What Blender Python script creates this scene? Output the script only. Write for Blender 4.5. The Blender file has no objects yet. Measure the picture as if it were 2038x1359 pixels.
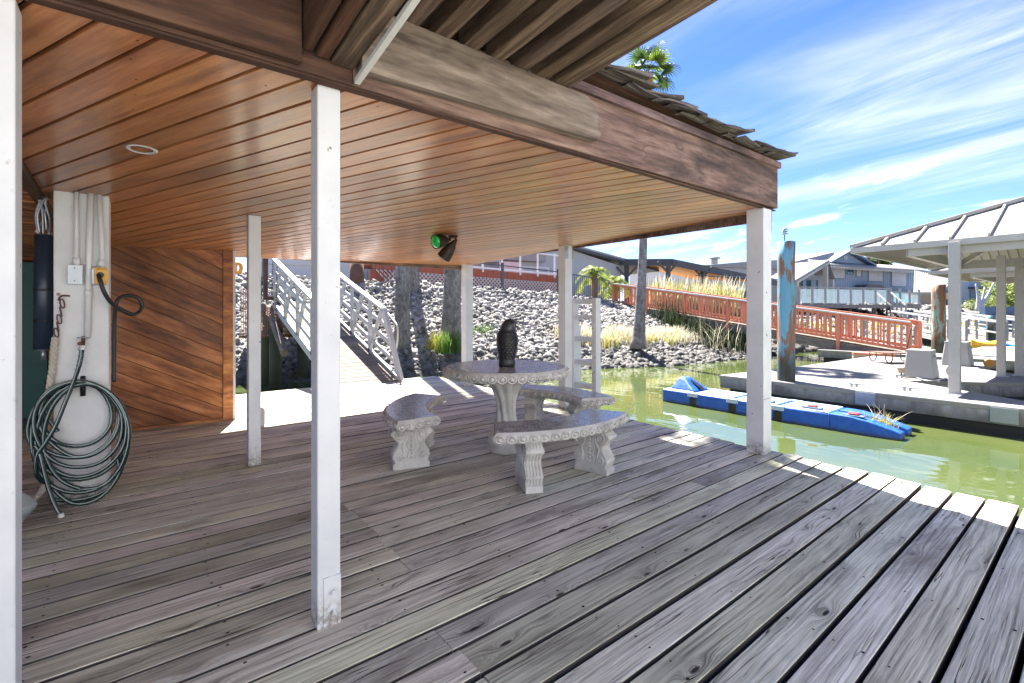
import bpy, bmesh, math, random
import numpy as np
from mathutils import Vector, Matrix, noise
random.seed(7); rng = np.random.default_rng(7)
R = math.radians; PI = math.pi
sc = bpy.context.scene; col = sc.collection
# ---------------------------------------------------------------- camera, sky, sun, exposure
CAM = Vector((-.582, -1.921, 1.25)); FR = Vector((.618, .786, 0)).normalized(); RT = Vector((FR.y, -FR.x, 0))
cam_d = bpy.data.cameras.new('camera'); cam = bpy.data.objects.new('camera', cam_d); col.objects.link(cam)
cam.location = CAM; cam.rotation_euler = (PI/2, 0, math.atan2(FR.y, FR.x) - PI/2)
cam_d.sensor_width = 36; cam_d.lens = 950/2038*36; cam_d.shift_y = -62.5/2038
cam_d.clip_start = .02; cam_d.clip_end = 3000
sc.camera = cam
SUN = Vector((.48, 1.35, 2.10)).normalized()
EXPO = 2.48
def mk_world():
    w = bpy.data.worlds.new("World"); sc.world = w; w.use_nodes = True
    nt = w.node_tree; N = nt.nodes; L = nt.links; N.clear()
    sky = N.new('ShaderNodeTexSky'); sky.sky_type = 'NISHITA'; sky.sun_disc = False
    sky.sun_elevation = math.asin(SUN.z); sky.sun_rotation = math.atan2(SUN.x, SUN.y)
    sky.air_density = .75; sky.dust_density = .05; sky.ozone_density = 2.5; sky.altitude = 600
    hs = N.new('ShaderNodeHueSaturation'); hs.inputs['Saturation'].default_value = 1.15; hs.inputs['Value'].default_value = 1.15
    tn = N.new('ShaderNodeMix'); tn.data_type = 'RGBA'; tn.blend_type = 'MULTIPLY'; tn.inputs[0].default_value = 1; tn.inputs[7].default_value = (.90, .845, .98, 1)
    L.new(sky.outputs[0], tn.inputs[6]); L.new(tn.outputs[2], hs.inputs['Color'])
    tc = N.new('ShaderNodeTexCoord'); sep = N.new('ShaderNodeSeparateXYZ'); L.new(tc.outputs['Generated'], sep.inputs[0])
    def M(op, a, b=None, c=None):
        n = N.new('ShaderNodeMath'); n.operation = op
        for i, v in enumerate((a, b, c)):
            if v is None: continue
            if isinstance(v, (int, float)): n.inputs[i].default_value = v
            else: L.new(v, n.inputs[i])
        return n.outputs[0]
    zz = M('ADD', M('MAXIMUM', sep.outputs[2], 0.0), .12)
    cx = M('DIVIDE', sep.outputs[0], zz); cy = M('DIVIDE', sep.outputs[1], zz)
    cmb = N.new('ShaderNodeCombineXYZ'); L.new(cx, cmb.inputs[0]); L.new(cy, cmb.inputs[1])
    def layer(scale, rot, st, lo, hi, detail, dist, seed):
        m0 = N.new('ShaderNodeMapping'); m0.inputs['Rotation'].default_value = (0, 0, R(-rot)); L.new(cmb.outputs[0], m0.inputs[0])
        mp = N.new('ShaderNodeMapping'); mp.inputs['Scale'].default_value = (st, 1, 1)
        mp.inputs['Location'].default_value = (seed, seed*.7, 0)
        L.new(m0.outputs[0], mp.inputs[0])
        n = N.new('ShaderNodeTexNoise'); n.inputs['Scale'].default_value = scale; n.inputs['Detail'].default_value = detail
        n.inputs['Roughness'].default_value = .62; n.inputs['Distortion'].default_value = dist
        L.new(mp.outputs[0], n.inputs['Vector'])
        r = N.new('ShaderNodeMapRange'); r.interpolation_type = 'SMOOTHSTEP'; r.inputs['From Min'].default_value = lo; r.inputs['From Max'].default_value = hi
        L.new(n.outputs[0], r.inputs['Value']); return r.outputs[0]
    a = layer(1.7, 84, .26, .40, .80, 9, .7, 3.3)
    b = layer(.5, 70, .6, .30, .60, 4, .2, 8.1)
    c = layer(2.6, 70, .6, .55, .70, 8, .2, 1.9)
    low = N.new('ShaderNodeMapRange'); low.inputs['From Min'].default_value = .28; low.inputs['From Max'].default_value = .12
    L.new(sep.outputs[2], low.inputs['Value'])
    cir = M('MULTIPLY', M('MULTIPLY', a, b), 1.0)
    cum = M('MULTIPLY', c, low.outputs[0])
    cov = M('MINIMUM', M('ADD', M('MULTIPLY', cir, .66), M('MULTIPLY', cum, .8)), .9)
    mx = N.new('ShaderNodeMix'); mx.data_type = 'RGBA'; L.new(cov, mx.inputs['Factor'])
    L.new(hs.outputs[0], mx.inputs[6]); mx.inputs[7].default_value = (7.8, 7.5, 7.5, 1)
    bg = N.new('ShaderNodeBackground'); bg.inputs['Strength'].default_value = .050
    L.new(mx.outputs[2], bg.inputs['Color'])
    o = N.new('ShaderNodeOutputWorld'); L.new(bg.outputs[0], o.inputs[0])
mk_world()
sd = bpy.data.lights.new('sun', 'SUN'); sd.energy = 4.8; sd.angle = R(.5); sd.color = (1, .95, .88)
so = bpy.data.objects.new('sun', sd); col.objects.link(so); so.rotation_euler = (-SUN).to_track_quat('-Z', 'Y').to_euler(); so.location = (5, 5, 20)
vs = sc.view_settings; vs.view_transform = 'Standard'; vs.look = 'None'; vs.exposure = EXPO; vs.gamma = 1
try: vs.use_curve_mapping = False
except Exception: pass
sc.render.engine = 'CYCLES'
sc.cycles.max_bounces = 8; sc.cycles.diffuse_bounces = 8; sc.cycles.glossy_bounces = 4

# a point of the place seen from where the photographer stood: at plane height z, or at distance d
def W(px, py, z):
    d = (z - 1.25)/((617 - py)/950); return P(px, py, d)
def P(px, py, d):
    return CAM + RT*((px - 1019)/950*d) + FR*d + Vector((0, 0, (617 - py)/950*d))

# ---------------------------------------------------------------- mesh helpers
class MB:
    def __init__(s): s.v = []; s.f = []; s.sm = []
    def add(s, vs, fs, smooth=False):
        b = len(s.v); s.v += [tuple(x) for x in vs]; s.f += [tuple(i + b for i in f) for f in fs]; s.sm += [smooth]*len(fs); return s
    def box(s, x0, y0, z0, x1, y1, z1):
        return s.add([(x0,y0,z0),(x1,y0,z0),(x1,y1,z0),(x0,y1,z0),(x0,y0,z1),(x1,y0,z1),(x1,y1,z1),(x0,y1,z1)],
                     [(0,3,2,1),(4,5,6,7),(0,1,5,4),(1,2,6,5),(2,3,7,6),(3,0,4,7)])
    def cbox(s, x0, y0, z0, x1, y1, z1, c=.006):      # box with chamfered edges
        vs = []
        for z, i in ((z0, c), (z0 + c, 0), (z1 - c, 0), (z1, c)):
            a0, a1, b0, b1 = x0 + i, x1 - i, y0 + i, y1 - i; k = c
            vs += [(a0+k,b0,z),(a1-k,b0,z),(a1,b0+k,z),(a1,b1-k,z),(a1-k,b1,z),(a0+k,b1,z),(a0,b1-k,z),(a0,b0+k,z)]
        fs = [tuple(range(7, -1, -1)), tuple(range(24, 32))]
        for r in range(3):
            for i in range(8): fs.append((r*8+i, r*8+(i+1) % 8, r*8+8+(i+1) % 8, r*8+8+i))
        return s.add(vs, fs)
    def beam(s, p0, p1, w, h, up=(0,0,1)):            # w sideways, h along up
        p0 = Vector(p0); p1 = Vector(p1); d = (p1-p0).normalized(); u = Vector(up)
        sd_ = d.cross(u)
        if sd_.length < 1e-4: sd_ = d.cross(Vector((1, 0, 0)))
        sd_.normalize(); u = sd_.cross(d).normalized()
        a = sd_*w/2; b = u*h/2
        return s.add([p0-a-b, p0+a-b, p0+a+b, p0-a+b, p1-a-b, p1+a-b, p1+a+b, p1-a+b],
                     [(0,1,2,3),(7,6,5,4),(0,4,5,1),(1,5,6,2),(2,6,7,3),(3,7,4,0)])
    def tube(s, pts, r, n=8, cap=True, closed=False):
        pts = [Vector(p) for p in pts]; m = len(pts)
        rs = r if isinstance(r, (list, tuple)) else [r]*m
        vs = []; t0 = None; nrm = None
        for i, p in enumerate(pts):
            if closed: t = (pts[(i+1) % m] - pts[i-1])
            else: t = pts[min(i+1, m-1)] - pts[max(i-1, 0)]
            if t.length < 1e-9: t = Vector((0,0,1))
            t.normalize()
            if nrm is None:
                nrm = t.cross(Vector((0,0,1)))
                if nrm.length < .05: nrm = t.cross(Vector((1,0,0)))
                nrm.normalize()
            else:
                nrm = nrm - t*nrm.dot(t)
                if nrm.length < 1e-5: nrm = t.orthogonal()
                nrm.normalize()
            b = t.cross(nrm)
            for k in range(n):
                a = 2*PI*k/n; vs.append(p + (nrm*math.cos(a) + b*math.sin(a))*rs[i])
        fs = []
        for i in range(m if closed else m-1):
            j = (i+1) % m
            for k in range(n): fs.append((i*n+k, i*n+(k+1) % n, j*n+(k+1) % n, j*n+k))
        s.add(vs, fs, True)
        if cap and not closed:
            b = len(s.v) - m*n
            s.f += [tuple(b+k for k in range(n-1, -1, -1)), tuple(b+(m-1)*n+k for k in range(n))]; s.sm += [False, False]
        return s
    def lathe(s, prof, n=24, c=(0,0,0), fn=None, cap=True, smooth=True):   # prof (r,z) bottom to top; fn(angle,z,r)->r
        vs = []
        for r, z in prof:
            for k in range(n):
                a = 2*PI*k/n; q = fn(a, z, r) if fn else r
                vs.append((c[0]+q*math.cos(a), c[1]+q*math.sin(a), c[2]+z))
        fs = []
        for i in range(len(prof)-1):
            for k in range(n): fs.append((i*n+k, i*n+(k+1) % n, (i+1)*n+(k+1) % n, (i+1)*n+k))
        s.add(vs, fs, smooth)
        if cap:
            b = len(s.v) - len(vs); m = len(prof)
            s.f += [tuple(b+k for k in range(n-1, -1, -1)), tuple(b+(m-1)*n+k for k in range(n))]; s.sm += [False, False]
        return s
    def prism(s, poly, a, b, fn):                      # poly of (u,v); fn(u,v,w)->xyz; extruded w from a to b
        n = len(poly); vs = [fn(u, v, a) for u, v in poly] + [fn(u, v, b) for u, v in poly]
        return s.add(vs, [tuple(range(n-1, -1, -1)), tuple(range(n, 2*n))] + [(i, (i+1) % n, n+(i+1) % n, n+i) for i in range(n)])
    def loft(s, rings, closed=True, cap=True, smooth=True):
        n = len(rings[0]); vs = [p for r in rings for p in r]; fs = []
        for i in range(len(rings)-1):
            for k in range(n if closed else n-1): fs.append((i*n+k, i*n+(k+1) % n, (i+1)*n+(k+1) % n, (i+1)*n+k))
        s.add(vs, fs, smooth)
        if cap:
            b = len(s.v)-len(vs); m = len(rings)
            s.f += [tuple(b+k for k in range(n-1, -1, -1)), tuple(b+(m-1)*n+k for k in range(n))]; s.sm += [False, False]
        return s
    def quad(s, a, b, c, d): return s.add([a, b, c, d], [(0,1,2,3)])
    def mesh(s, name, mat, org=(0,0,0)):
        me = bpy.data.meshes.new(name); o = org
        me.from_pydata([(x-o[0], y-o[1], z-o[2]) for x, y, z in s.v], [], s.f)
        me.polygons.foreach_set('use_smooth', s.sm)
        if mat is not None: me.materials.append(mat)
        me.validate(); me.update()
        bm = bmesh.new(); bm.from_mesh(me); bmesh.ops.recalc_face_normals(bm, faces=bm.faces); bm.to_mesh(me); bm.free()
        return me
    def build(s, name, mat, parent=None, bevel=0, stuff=False, loc=None):
        root = parent
        while root is not None and root.parent is not None: root = root.parent
        org = Vector(root.location) if root is not None else Vector((0,0,0))
        if loc is not None: org = org + (Vector(loc) - org)
        me = s.mesh(name, mat, org)
        o = bpy.data.objects.new(name, me); col.objects.link(o)
        if parent is not None: o.parent = parent
        if loc is not None:
            o.location = Vector(loc) - (Vector(root.location) if root is not None else Vector((0,0,0)))
        if bevel:
            md = o.modifiers.new('bevel', 'BEVEL'); md.width = bevel; md.segments = 2; md.limit_method = 'ANGLE'
        if stuff: o['kind'] = 'stuff'
        return o
def piece(name, me, parent, loc=(0,0,0), rot=(0,0,0), scale=(1,1,1)):
    o = bpy.data.objects.new(name, me); col.objects.link(o); o.parent = parent
    root = parent
    while root.parent is not None: root = root.parent
    o.location = Vector(loc) - Vector(root.location) if root is not None else Vector(loc)
    o.rotation_euler = rot; o.scale = scale; return o
def tag(o, label, cat, group=None):
    o['label'] = label; o['category'] = cat
    if group: o['group'] = group
    return o
def thing(name, label, cat, loc=(0,0,0), rz=0, group=None):
    o = bpy.data.objects.new(name, None); o.empty_display_size = .1; col.objects.link(o); o.location = loc; o.rotation_euler = (0,0,rz)
    return tag(o, label, cat, group)
def structure(o): o['kind'] = 'structure'; return o
def copy_tree(o, parent=None):
    c = o.copy(); col.objects.link(c)
    if parent is not None: c.parent = parent
    for ch in list(o.children): copy_tree(ch, c)
    return c
def lerp(a, b, t): return a + (b-a)*t

# ---------------------------------------------------------------- materials
def newmat(name):
    m = bpy.data.materials.new(name); m.use_nodes = True; nt = m.node_tree; nt.nodes.clear()
    o = nt.nodes.new('ShaderNodeOutputMaterial'); b = nt.nodes.new('ShaderNodeBsdfPrincipled'); nt.links.new(b.outputs[0], o.inputs[0])
    return m, nt.nodes, nt.links, b
class G:
    def __init__(s, N, L): s.N = N; s.L = L
    def set(s, sock, v):
        if isinstance(v, bpy.types.NodeSocket): s.L.new(v, sock)
        else: sock.default_value = v
    def m(s, op, a, b=None, c=None, clamp=False):
        n = s.N.new('ShaderNodeMath'); n.operation = op; n.use_clamp = clamp
        for i, v in enumerate((a, b, c)):
            if v is not None: s.set(n.inputs[i], v)
        return n.outputs[0]
    def coord(s, kind='Object'): return s.N.new('ShaderNodeTexCoord').outputs[kind]
    def rnd(s): return s.N.new('ShaderNodeObjectInfo').outputs['Random']
    def map(s, v, scale=(1,1,1), loc=(0,0,0), rot=(0,0,0)):
        n = s.N.new('ShaderNodeMapping'); s.set(n.inputs[0], v); n.inputs['Scale'].default_value = scale
        s.set(n.inputs['Location'], loc); n.inputs['Rotation'].default_value = rot; return n.outputs[0]
    def noise(s, v, scale=1, detail=4, rough=.55, dist=0, col=False):
        n = s.N.new('ShaderNodeTexNoise'); s.set(n.inputs['Vector'], v); n.inputs['Scale'].default_value = scale
        n.inputs['Detail'].default_value = detail; n.inputs['Roughness'].default_value = rough; n.inputs['Distortion'].default_value = dist
        return n.outputs[1 if col else 0]
    def vor(s, v, scale=1, feature='F1', rand=1, out='Distance'):
        n = s.N.new('ShaderNodeTexVoronoi'); n.feature = feature; s.set(n.inputs['Vector'], v); n.inputs['Scale'].default_value = scale
        n.inputs['Randomness'].default_value = rand; return n.outputs[out]
    def rng(s, v, a, b, c=0, d=1, smooth=False):
        n = s.N.new('ShaderNodeMapRange'); n.interpolation_type = 'SMOOTHSTEP' if smooth else 'LINEAR'
        s.set(n.inputs['Value'], v)
        for k, x in zip(('From Min','From Max','To Min','To Max'), (a, b, c, d)): n.inputs[k].default_value = x
        return n.outputs[0]
    def ramp(s, v, stops):
        n = s.N.new('ShaderNodeValToRGB'); s.set(n.inputs[0], v); e = n.color_ramp.elements
        while len(e) < len(stops): e.new(.5)
        for el, (p, c) in zip(e, stops): el.position = p; el.color = (*c, 1)
        return n.outputs[0]
    def mix(s, f, a, b, mode='MIX'):
        n = s.N.new('ShaderNodeMix'); n.data_type = 'RGBA'; n.blend_type = mode; n.clamp_factor = True
        s.set(n.inputs[0], f)
        for i, v in ((6, a), (7, b)): s.set(n.inputs[i], (*v, 1) if isinstance(v, tuple) and len(v) == 3 else v)
        return n.outputs[2]
    def bump(s, h, strength=.3, dist=.01, nrm=None):
        n = s.N.new('ShaderNodeBump'); n.inputs['Strength'].default_value = strength; n.inputs['Distance'].default_value = dist
        s.set(n.inputs['Height'], h)
        if nrm is not None: s.L.new(nrm, n.inputs['Normal'])
        return n.outputs[0]
    def sep(s, v): n = s.N.new('ShaderNodeSeparateXYZ'); s.set(n.inputs[0], v); return n.outputs
    def comb(s, x, y, z):
        n = s.N.new('ShaderNodeCombineXYZ')
        for i, v in enumerate((x, y, z)): s.set(n.inputs[i], v)
        return n.outputs[0]
    def vadd(s, a, b): n = s.N.new('ShaderNodeVectorMath'); n.operation = 'ADD'; s.set(n.inputs[0], a); s.set(n.inputs[1], b); return n.outputs[0]
def plain(name, c, rough=.6, metal=0, var=.12, bump=.15, scale=14, spec=.5, trans=0, dirt=None, coat=0):
    m, N, L, b = newmat(name); g = G(N, L); v = g.coord('Object')
    v = g.vadd(v, g.comb(g.m('MULTIPLY', g.rnd(), 30), 0, 0))
    n = g.noise(v, scale, 6, .6); big = g.noise(v, scale*.12, 3)
    f = g.m('ADD', g.m('MULTIPLY', n, var), g.m('MULTIPLY', big, var))
    c1 = tuple(x*(1-var) for x in c); c2 = tuple(min(1, x*(1+var*.6)) for x in c)
    cc = g.mix(g.rng(f, var*.6, var*1.4), c1, c2)
    if dirt:
        dn = g.noise(v, scale*.5, 8, .7); cc = g.mix(g.rng(dn, .56, .72, 0, dirt[1]), cc, dirt[0])
    L.new(cc, b.inputs['Base Color']); b.inputs['Roughness'].default_value = rough; b.inputs['Metallic'].default_value = metal
    b.inputs['Specular IOR Level'].default_value = spec
    if coat: b.inputs['Coat Weight'].default_value = coat; b.inputs['Coat Roughness'].default_value = .15
    L.new(g.rng(n, .3, .7, rough*.85, min(1, rough*1.15)), b.inputs['Roughness'])
    if bump: L.new(g.bump(n, bump, .004), b.inputs['Normal'])
    return m
def wood(name, ramp, axis='x', fine=60, rough=.75, bumps=.5, knots=.5, cracks=.6, coat=0, stain=None, rowvar=.35, offs=True, knotcol=(.03,.022,.018), sp=.3, bd=.004, con=.13, kn=(1.5, 6.0, 2.0)):
    m, N, L, b = newmat(name); g = G(N, L); v = g.coord('Object'); r = g.rnd()
    if axis == 'z': x, y, z = (g.sep(v)[i] for i in (2, 0, 1))
    elif axis == 'y': x, y, z = (g.sep(v)[i] for i in (1, 0, 2))
    else: x, y, z = (g.sep(v)[i] for i in (0, 1, 2))
    x = g.m('ADD', x, g.m('MULTIPLY', r, 57.3 if offs else 0)); y = g.m('ADD', y, g.m('MULTIPLY', r, 13.7 if offs else 0))
    v2 = g.comb(x, y, z)
    kv = g.map(v2, kn); kd = g.vor(kv, 1.0)                        # knots
    kthr = g.rng(g.vor(kv, 1.0, out='Color'), .45, .5) if False else 1
    near = g.rng(kd, 0, .42, 1, 0, True)
    bend = g.m('MULTIPLY', g.m('MULTIPLY', near, near), .05*knots)
    yy = g.m('ADD', y, g.m('ADD', bend, g.m('MULTIPLY', g.noise(g.map(v2, (.8, 3, 3)), 1.6, 3), .035)))
    w1 = g.noise(g.comb(g.m('MULTIPLY', x, 1.6), g.m('MULTIPLY', yy, fine), g.m('MULTIPLY', z, fine*.4)), 1, 5, .6)
    w2 = g.noise(g.comb(g.m('MULTIPLY', x, 6), g.m('MULTIPLY', yy, fine*3.2), g.m('MULTIPLY', z, fine)), 1, 3, .6)
    big = g.noise(g.map(v2, (.9, 4, 1)), 1.3, 4)
    ff = g.m('ADD', g.m('ADD', g.m('MULTIPLY', w1, .55), g.m('MULTIPLY', w2, .2)), g.m('MULTIPLY', big, .25))
    c = g.ramp(g.rng(ff, .5-con, .5+con), ramp)
    val = g.m('ADD', g.m('MULTIPLY', g.m('SUBTRACT', g.m('FRACT', g.m('MULTIPLY', r, 91.7)), .5), rowvar), 1)
    c = g.mix(1.0, c, g.comb(val, g.m('MULTIPLY', val, g.m('ADD', .965, g.m('MULTIPLY', g.m('FRACT', g.m('MULTIPLY', r, 37.1)), .06))), g.m('MULTIPLY', val, g.m('ADD', .90, g.m('MULTIPLY', g.m('FRACT', g.m('MULTIPLY', r, 53.3)), .18)))), 'MULTIPLY')
    if stain:
        sn = g.noise(g.map(v2, (.5, 1.6, 2.2)), stain[1], 6, .65, .5); c = g.mix(g.rng(sn, stain[2], stain[3], 0, stain[4], True), c, stain[0])
    h = g.m('ADD', g.m('MULTIPLY', w1, .6), g.m('MULTIPLY', w2, .3))
    if knots > 0:
        kk = g.rng(kd, .035, .085, 1, 0, True); ring = g.m('MULTIPLY', near, g.m('ABSOLUTE', g.m('SINE', g.m('MULTIPLY', kd, 75))))
        c = g.mix(g.m('MULTIPLY', kk, min(1, knots*1.4)), c, knotcol); c = g.mix(g.m('MULTIPLY', ring, .38*knots), c, knotcol)
        h = g.m('SUBTRACT', h, g.m('MULTIPLY', kk, .6))
    if cracks > 0:
        cn = g.noise(g.comb(g.m('MULTIPLY', x, 1.1), g.m('MULTIPLY', yy, 34), z), 1, 2, .4)
        ln = g.rng(g.m('ABSOLUTE', g.m('SUBTRACT', cn, .5)), .004, .014, 1, 0)
        msk = g.rng(g.noise(g.map(v2, (1.2, 5, 1)), 1.1, 2), .52, .62)
        ln = g.m('MULTIPLY', ln, msk); c = g.mix(g.m('MULTIPLY', ln, cracks), c, knotcol); h = g.m('SUBTRACT', h, g.m('MULTIPLY', ln, 1.2*cracks))
    L.new(c, b.inputs['Base Color']); L.new(g.rng(w1, .3, .7, rough*.8, min(1, rough*1.15)), b.inputs['Roughness'])
    b.inputs['Specular IOR Level'].default_value = sp
    if coat: b.inputs['Coat Weight'].default_value = coat; b.inputs['Coat Roughness'].default_value = .16
    L.new(g.bump(h, bumps, bd), b.inputs['Normal']); return m
def leafmat(name, c1, c2, tr=.35, rough=.5):
    m, N, L, b = newmat(name); g = G(N, L)
    geo = N.new('ShaderNodeNewGeometry'); r = geo.outputs['Random Per Island']
    c = g.mix(r, c1, c2); L.new(c, b.inputs['Base Color']); b.inputs['Roughness'].default_value = rough
    t = N.new('ShaderNodeBsdfTranslucent'); L.new(c, t.inputs[0]); ms = N.new('ShaderNodeMixShader'); ms.inputs[0].default_value = tr
    o = [n for n in N if n.type == 'OUTPUT_MATERIAL'][0]; L.new(b.outputs[0], ms.inputs[1]); L.new(t.outputs[0], ms.inputs[2]); L.new(ms.outputs[0], o.inputs[0])
    return m
M = {}
M['deck'] = wood('weathered deck wood', [(0, (.18,.17,.132)), (.5, (.545,.52,.425)), (1, (.77,.745,.64))], fine=75, rough=.8, bumps=1.0, knots=.9, cracks=.95, con=.125, kn=(2.3, 7.5, 2.0), stain=((.135,.115,.09), 1.5, .47, .72, .72), rowvar=.34, bd=.006)
M['plankedge'] = plain('gap shade board edge', (.07,.06,.055), .95, var=.4, bump=.3)  # dark colour stands in for shade in the gaps between planks
M['plankfar'] = wood('sun bleached ramp wood', [(0, (.10,.08,.065)), (1, (.26,.22,.18))], axis='x', fine=40, rough=.85, knots=.3, rowvar=.3)
M['ceil'] = wood('varnished cedar', [(0, (.28,.095,.034)), (.5, (.48,.19,.072)), (1, (.64,.30,.13))], fine=26, rough=.42, bumps=.12, knots=.12, cracks=.1, coat=.5, stain=((.16,.085,.06), 1.2, .48, .68, .6), rowvar=.3, sp=.5, knotcol=(.10,.04,.02), bd=.002)
M['wallwood'] = wood('stained cedar siding', [(0, (.09,.03,.012)), (.5, (.30,.11,.04)), (1, (.54,.24,.095))], fine=30, rough=.55, bumps=.3, knots=.25, cracks=.25, coat=.1, stain=((.05,.02,.012), 1.5, .52, .72, .7), rowvar=.6, knotcol=(.05,.02,.01))
M['fascia'] = wood('weathered redwood fascia', [(0, (.045,.03,.026)), (.45, (.165,.105,.088)), (1, (.33,.235,.205))], fine=48, rough=.8, bumps=.5, knots=.1, cracks=.4, stain=((.035,.028,.026), 1.5, .47, .68, .9), rowvar=.1)
M['ledger'] = wood('grey ledger wood', [(0, (.09,.07,.058)), (.5, (.22,.18,.15)), (1, (.40,.345,.30))], fine=40, rough=.85, bumps=.5, knots=.1, cracks=.4, stain=((.10,.075,.06), 1.5, .5, .75, .6), rowvar=.1)
M['joist'] = wood('old brown joist wood', [(0, (.04,.027,.018)), (.5, (.115,.08,.056)), (1, (.26,.195,.14))], axis='y', fine=38, rough=.85, bumps=.5, knots=.15, cracks=.3, stain=((.36,.25,.10), 2.6, .58, .75, .35), rowvar=.4)
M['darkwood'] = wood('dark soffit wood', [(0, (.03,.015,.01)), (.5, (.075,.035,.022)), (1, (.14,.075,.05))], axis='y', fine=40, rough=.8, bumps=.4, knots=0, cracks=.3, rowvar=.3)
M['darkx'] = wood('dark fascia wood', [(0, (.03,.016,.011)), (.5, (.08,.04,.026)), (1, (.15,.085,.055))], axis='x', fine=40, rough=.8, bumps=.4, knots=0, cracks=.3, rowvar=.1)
M['shake'] = wood('old cedar shakes', [(0, (.03,.026,.023)), (.5, (.105,.093,.083)), (1, (.27,.25,.23))], fine=45, rough=.9, bumps=.9, knots=0, cracks=.8, rowvar=.5)
M['white'] = plain('white post paint', (.62,.635,.65), .45, var=.06, bump=.10, scale=60, dirt=((.30,.27,.24), .22))
def post_paint():
    m, N, L, b = newmat('white post paint with scuffed foot'); g = G(N, L); v = g.coord('Object'); v2 = g.vadd(v, g.comb(g.m('MULTIPLY', g.rnd(), 30), 0, 0))
    n = g.noise(v2, 34, 7, .7); n2 = g.noise(v2, 5, 4); z = g.sep(v)[2]
    c = g.mix(g.rng(n2, .35, .65), (.58,.595,.61), (.655,.665,.675)); c = g.mix(g.rng(n, .63, .70, 0, .5), c, (.27,.24,.20))
    foot = g.m('MULTIPLY', g.rng(z, .0, .16, 1, 0, True), g.rng(n, .40, .58)); c = g.mix(foot, c, (.20,.17,.14))
    ch = g.rng(g.noise(v2, 16, 3, .4), .73, .75); c = g.mix(ch, c, (.22,.17,.13))
    L.new(c, b.inputs['Base Color']); b.inputs['Roughness'].default_value = .5; L.new(g.bump(g.m('SUBTRACT', g.noise(g.map(v2, (40, 40, 3)), 1, 4), g.m('MULTIPLY', ch, 1.5)), .25, .002), b.inputs['Normal']); return m
M['white'] = post_paint()
M['whitedirty'] = plain('worn white paint', (.68,.68,.66), .55, var=.1, bump=.2, scale=20, dirt=((.35,.32,.27), .5))
M['gwhite'] = plain('chalky gangway paint', (.46,.47,.48), .6, var=.12, bump=.2, dirt=((.25,.24,.22), .4))
M['pvc'] = plain('white conduit', (.70,.71,.72), .35, var=.04, bump=.03)
M['black'] = plain('black rubber', (.015,.015,.017), .45, var=.2, bump=.1)
M['groove'] = plain('dark groove', (.02,.012,.008), .9)
M['galv'] = plain('galvanised metal', (.36,.39,.43), .4, metal=.8, var=.15, bump=.1, scale=40)
M['rust'] = plain('rusty steel', (.16,.085,.06), .8, metal=.3, var=.4, bump=.5, scale=50)
M['yellow'] = plain('yellow outlet plastic', (.75,.42,.06), .4)
M['teal'] = plain('teal paint', (.018,.13,.12), .5, var=.1, bump=.2, scale=90)
M['rope'] = plain('cream rope', (.50,.45,.38), .9, var=.2, bump=.4, scale=80)
M['hosestripe'] = plain('pale hose stripe', (.35,.42,.40), .4)
M['hose'] = plain('dark green hose rubber', (.010,.028,.028), .28, var=.2, bump=.05)
M['navy'] = plain('navy vinyl', (.02,.032,.055), .35, var=.25, bump=.2, scale=40)
M['bronze'] = plain('bronze lamp metal', (.045,.03,.022), .55, metal=.5, var=.2, bump=.2, scale=80)
M['owl'] = plain('black weathered resin', (.022,.023,.027), .42, var=.5, bump=.3, scale=60, dirt=((.12,.12,.13), .5))
M['owlface'] = plain('grey speckled owl face', (.16,.15,.14), .6, var=.7, bump=.5, scale=90)
def stone_mat():
    m, N, L, b = newmat('cast concrete'); g = G(N, L); v = g.coord('Object')
    n = g.noise(v, 45, 8, .65); n2 = g.noise(v, 7, 5, .6)
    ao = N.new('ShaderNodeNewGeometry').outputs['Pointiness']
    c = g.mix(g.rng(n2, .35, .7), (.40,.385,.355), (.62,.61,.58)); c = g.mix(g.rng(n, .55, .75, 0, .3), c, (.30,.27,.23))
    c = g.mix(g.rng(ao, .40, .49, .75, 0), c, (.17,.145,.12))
    L.new(c, b.inputs['Base Color']); b.inputs['Roughness'].default_value = .85; L.new(g.bump(n, .35, .003), b.inputs['Normal']); return m
M['stone'] = stone_mat()
def tile_mat():
    m, N, L, b = newmat('polished mosaic stone'); g = G(N, L); v = g.coord('Object')
    geo = N.new('ShaderNodeNewGeometry'); r = geo.outputs['Random Per Island']; n = g.noise(v, 90, 5, .7)
    c = g.mix(r, (.10,.10,.105), (.25,.25,.26)); c = g.mix(g.rng(n, .45, .7, 0, .7), c, (.50,.50,.51))
    L.new(c, b.inputs['Base Color']); b.inputs['Coat Weight'].default_value = .3; b.inputs['Coat Roughness'].default_value = .15; L.new(g.rng(n, .3, .7, .15, .35), b.inputs['Roughness']); L.new(g.bump(n, .08, .002), b.inputs['Normal']); return m
M['tile'] = tile_mat()
M['grout'] = plain('pale grout', (.55,.53,.50), .8)
def rock_mat(name='riprap stone', lo=(.085,.08,.074), hi=(.37,.355,.33), wet=True):
    m, N, L, b = newmat(name); g = G(N, L); v = g.coord('Object')
    geo = N.new('ShaderNodeNewGeometry'); r = geo.outputs['Random Per Island']; n = g.noise(v, 9, 5, .65)
    f = g.m('ADD', g.m('MULTIPLY', r, .65), g.m('MULTIPLY', n, .5)); c = g.mix(g.rng(f, .2, .95), lo, hi)
    if wet:                                                          # tide mark: dark, stained stone near the waterline
        z = g.sep(geo.outputs['Position'])[2]; zz = g.m('ADD', z, g.m('MULTIPLY', n, .35)); c = g.mix(g.rng(zz, -.15, .62, .72, 0, True), c, (.05,.047,.042))
    L.new(c, b.inputs['Base Color']); b.inputs['Roughness'].default_value = .85; L.new(g.bump(n, .5, .02), b.inputs['Normal']); return m
M['rock'] = rock_mat()
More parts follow.
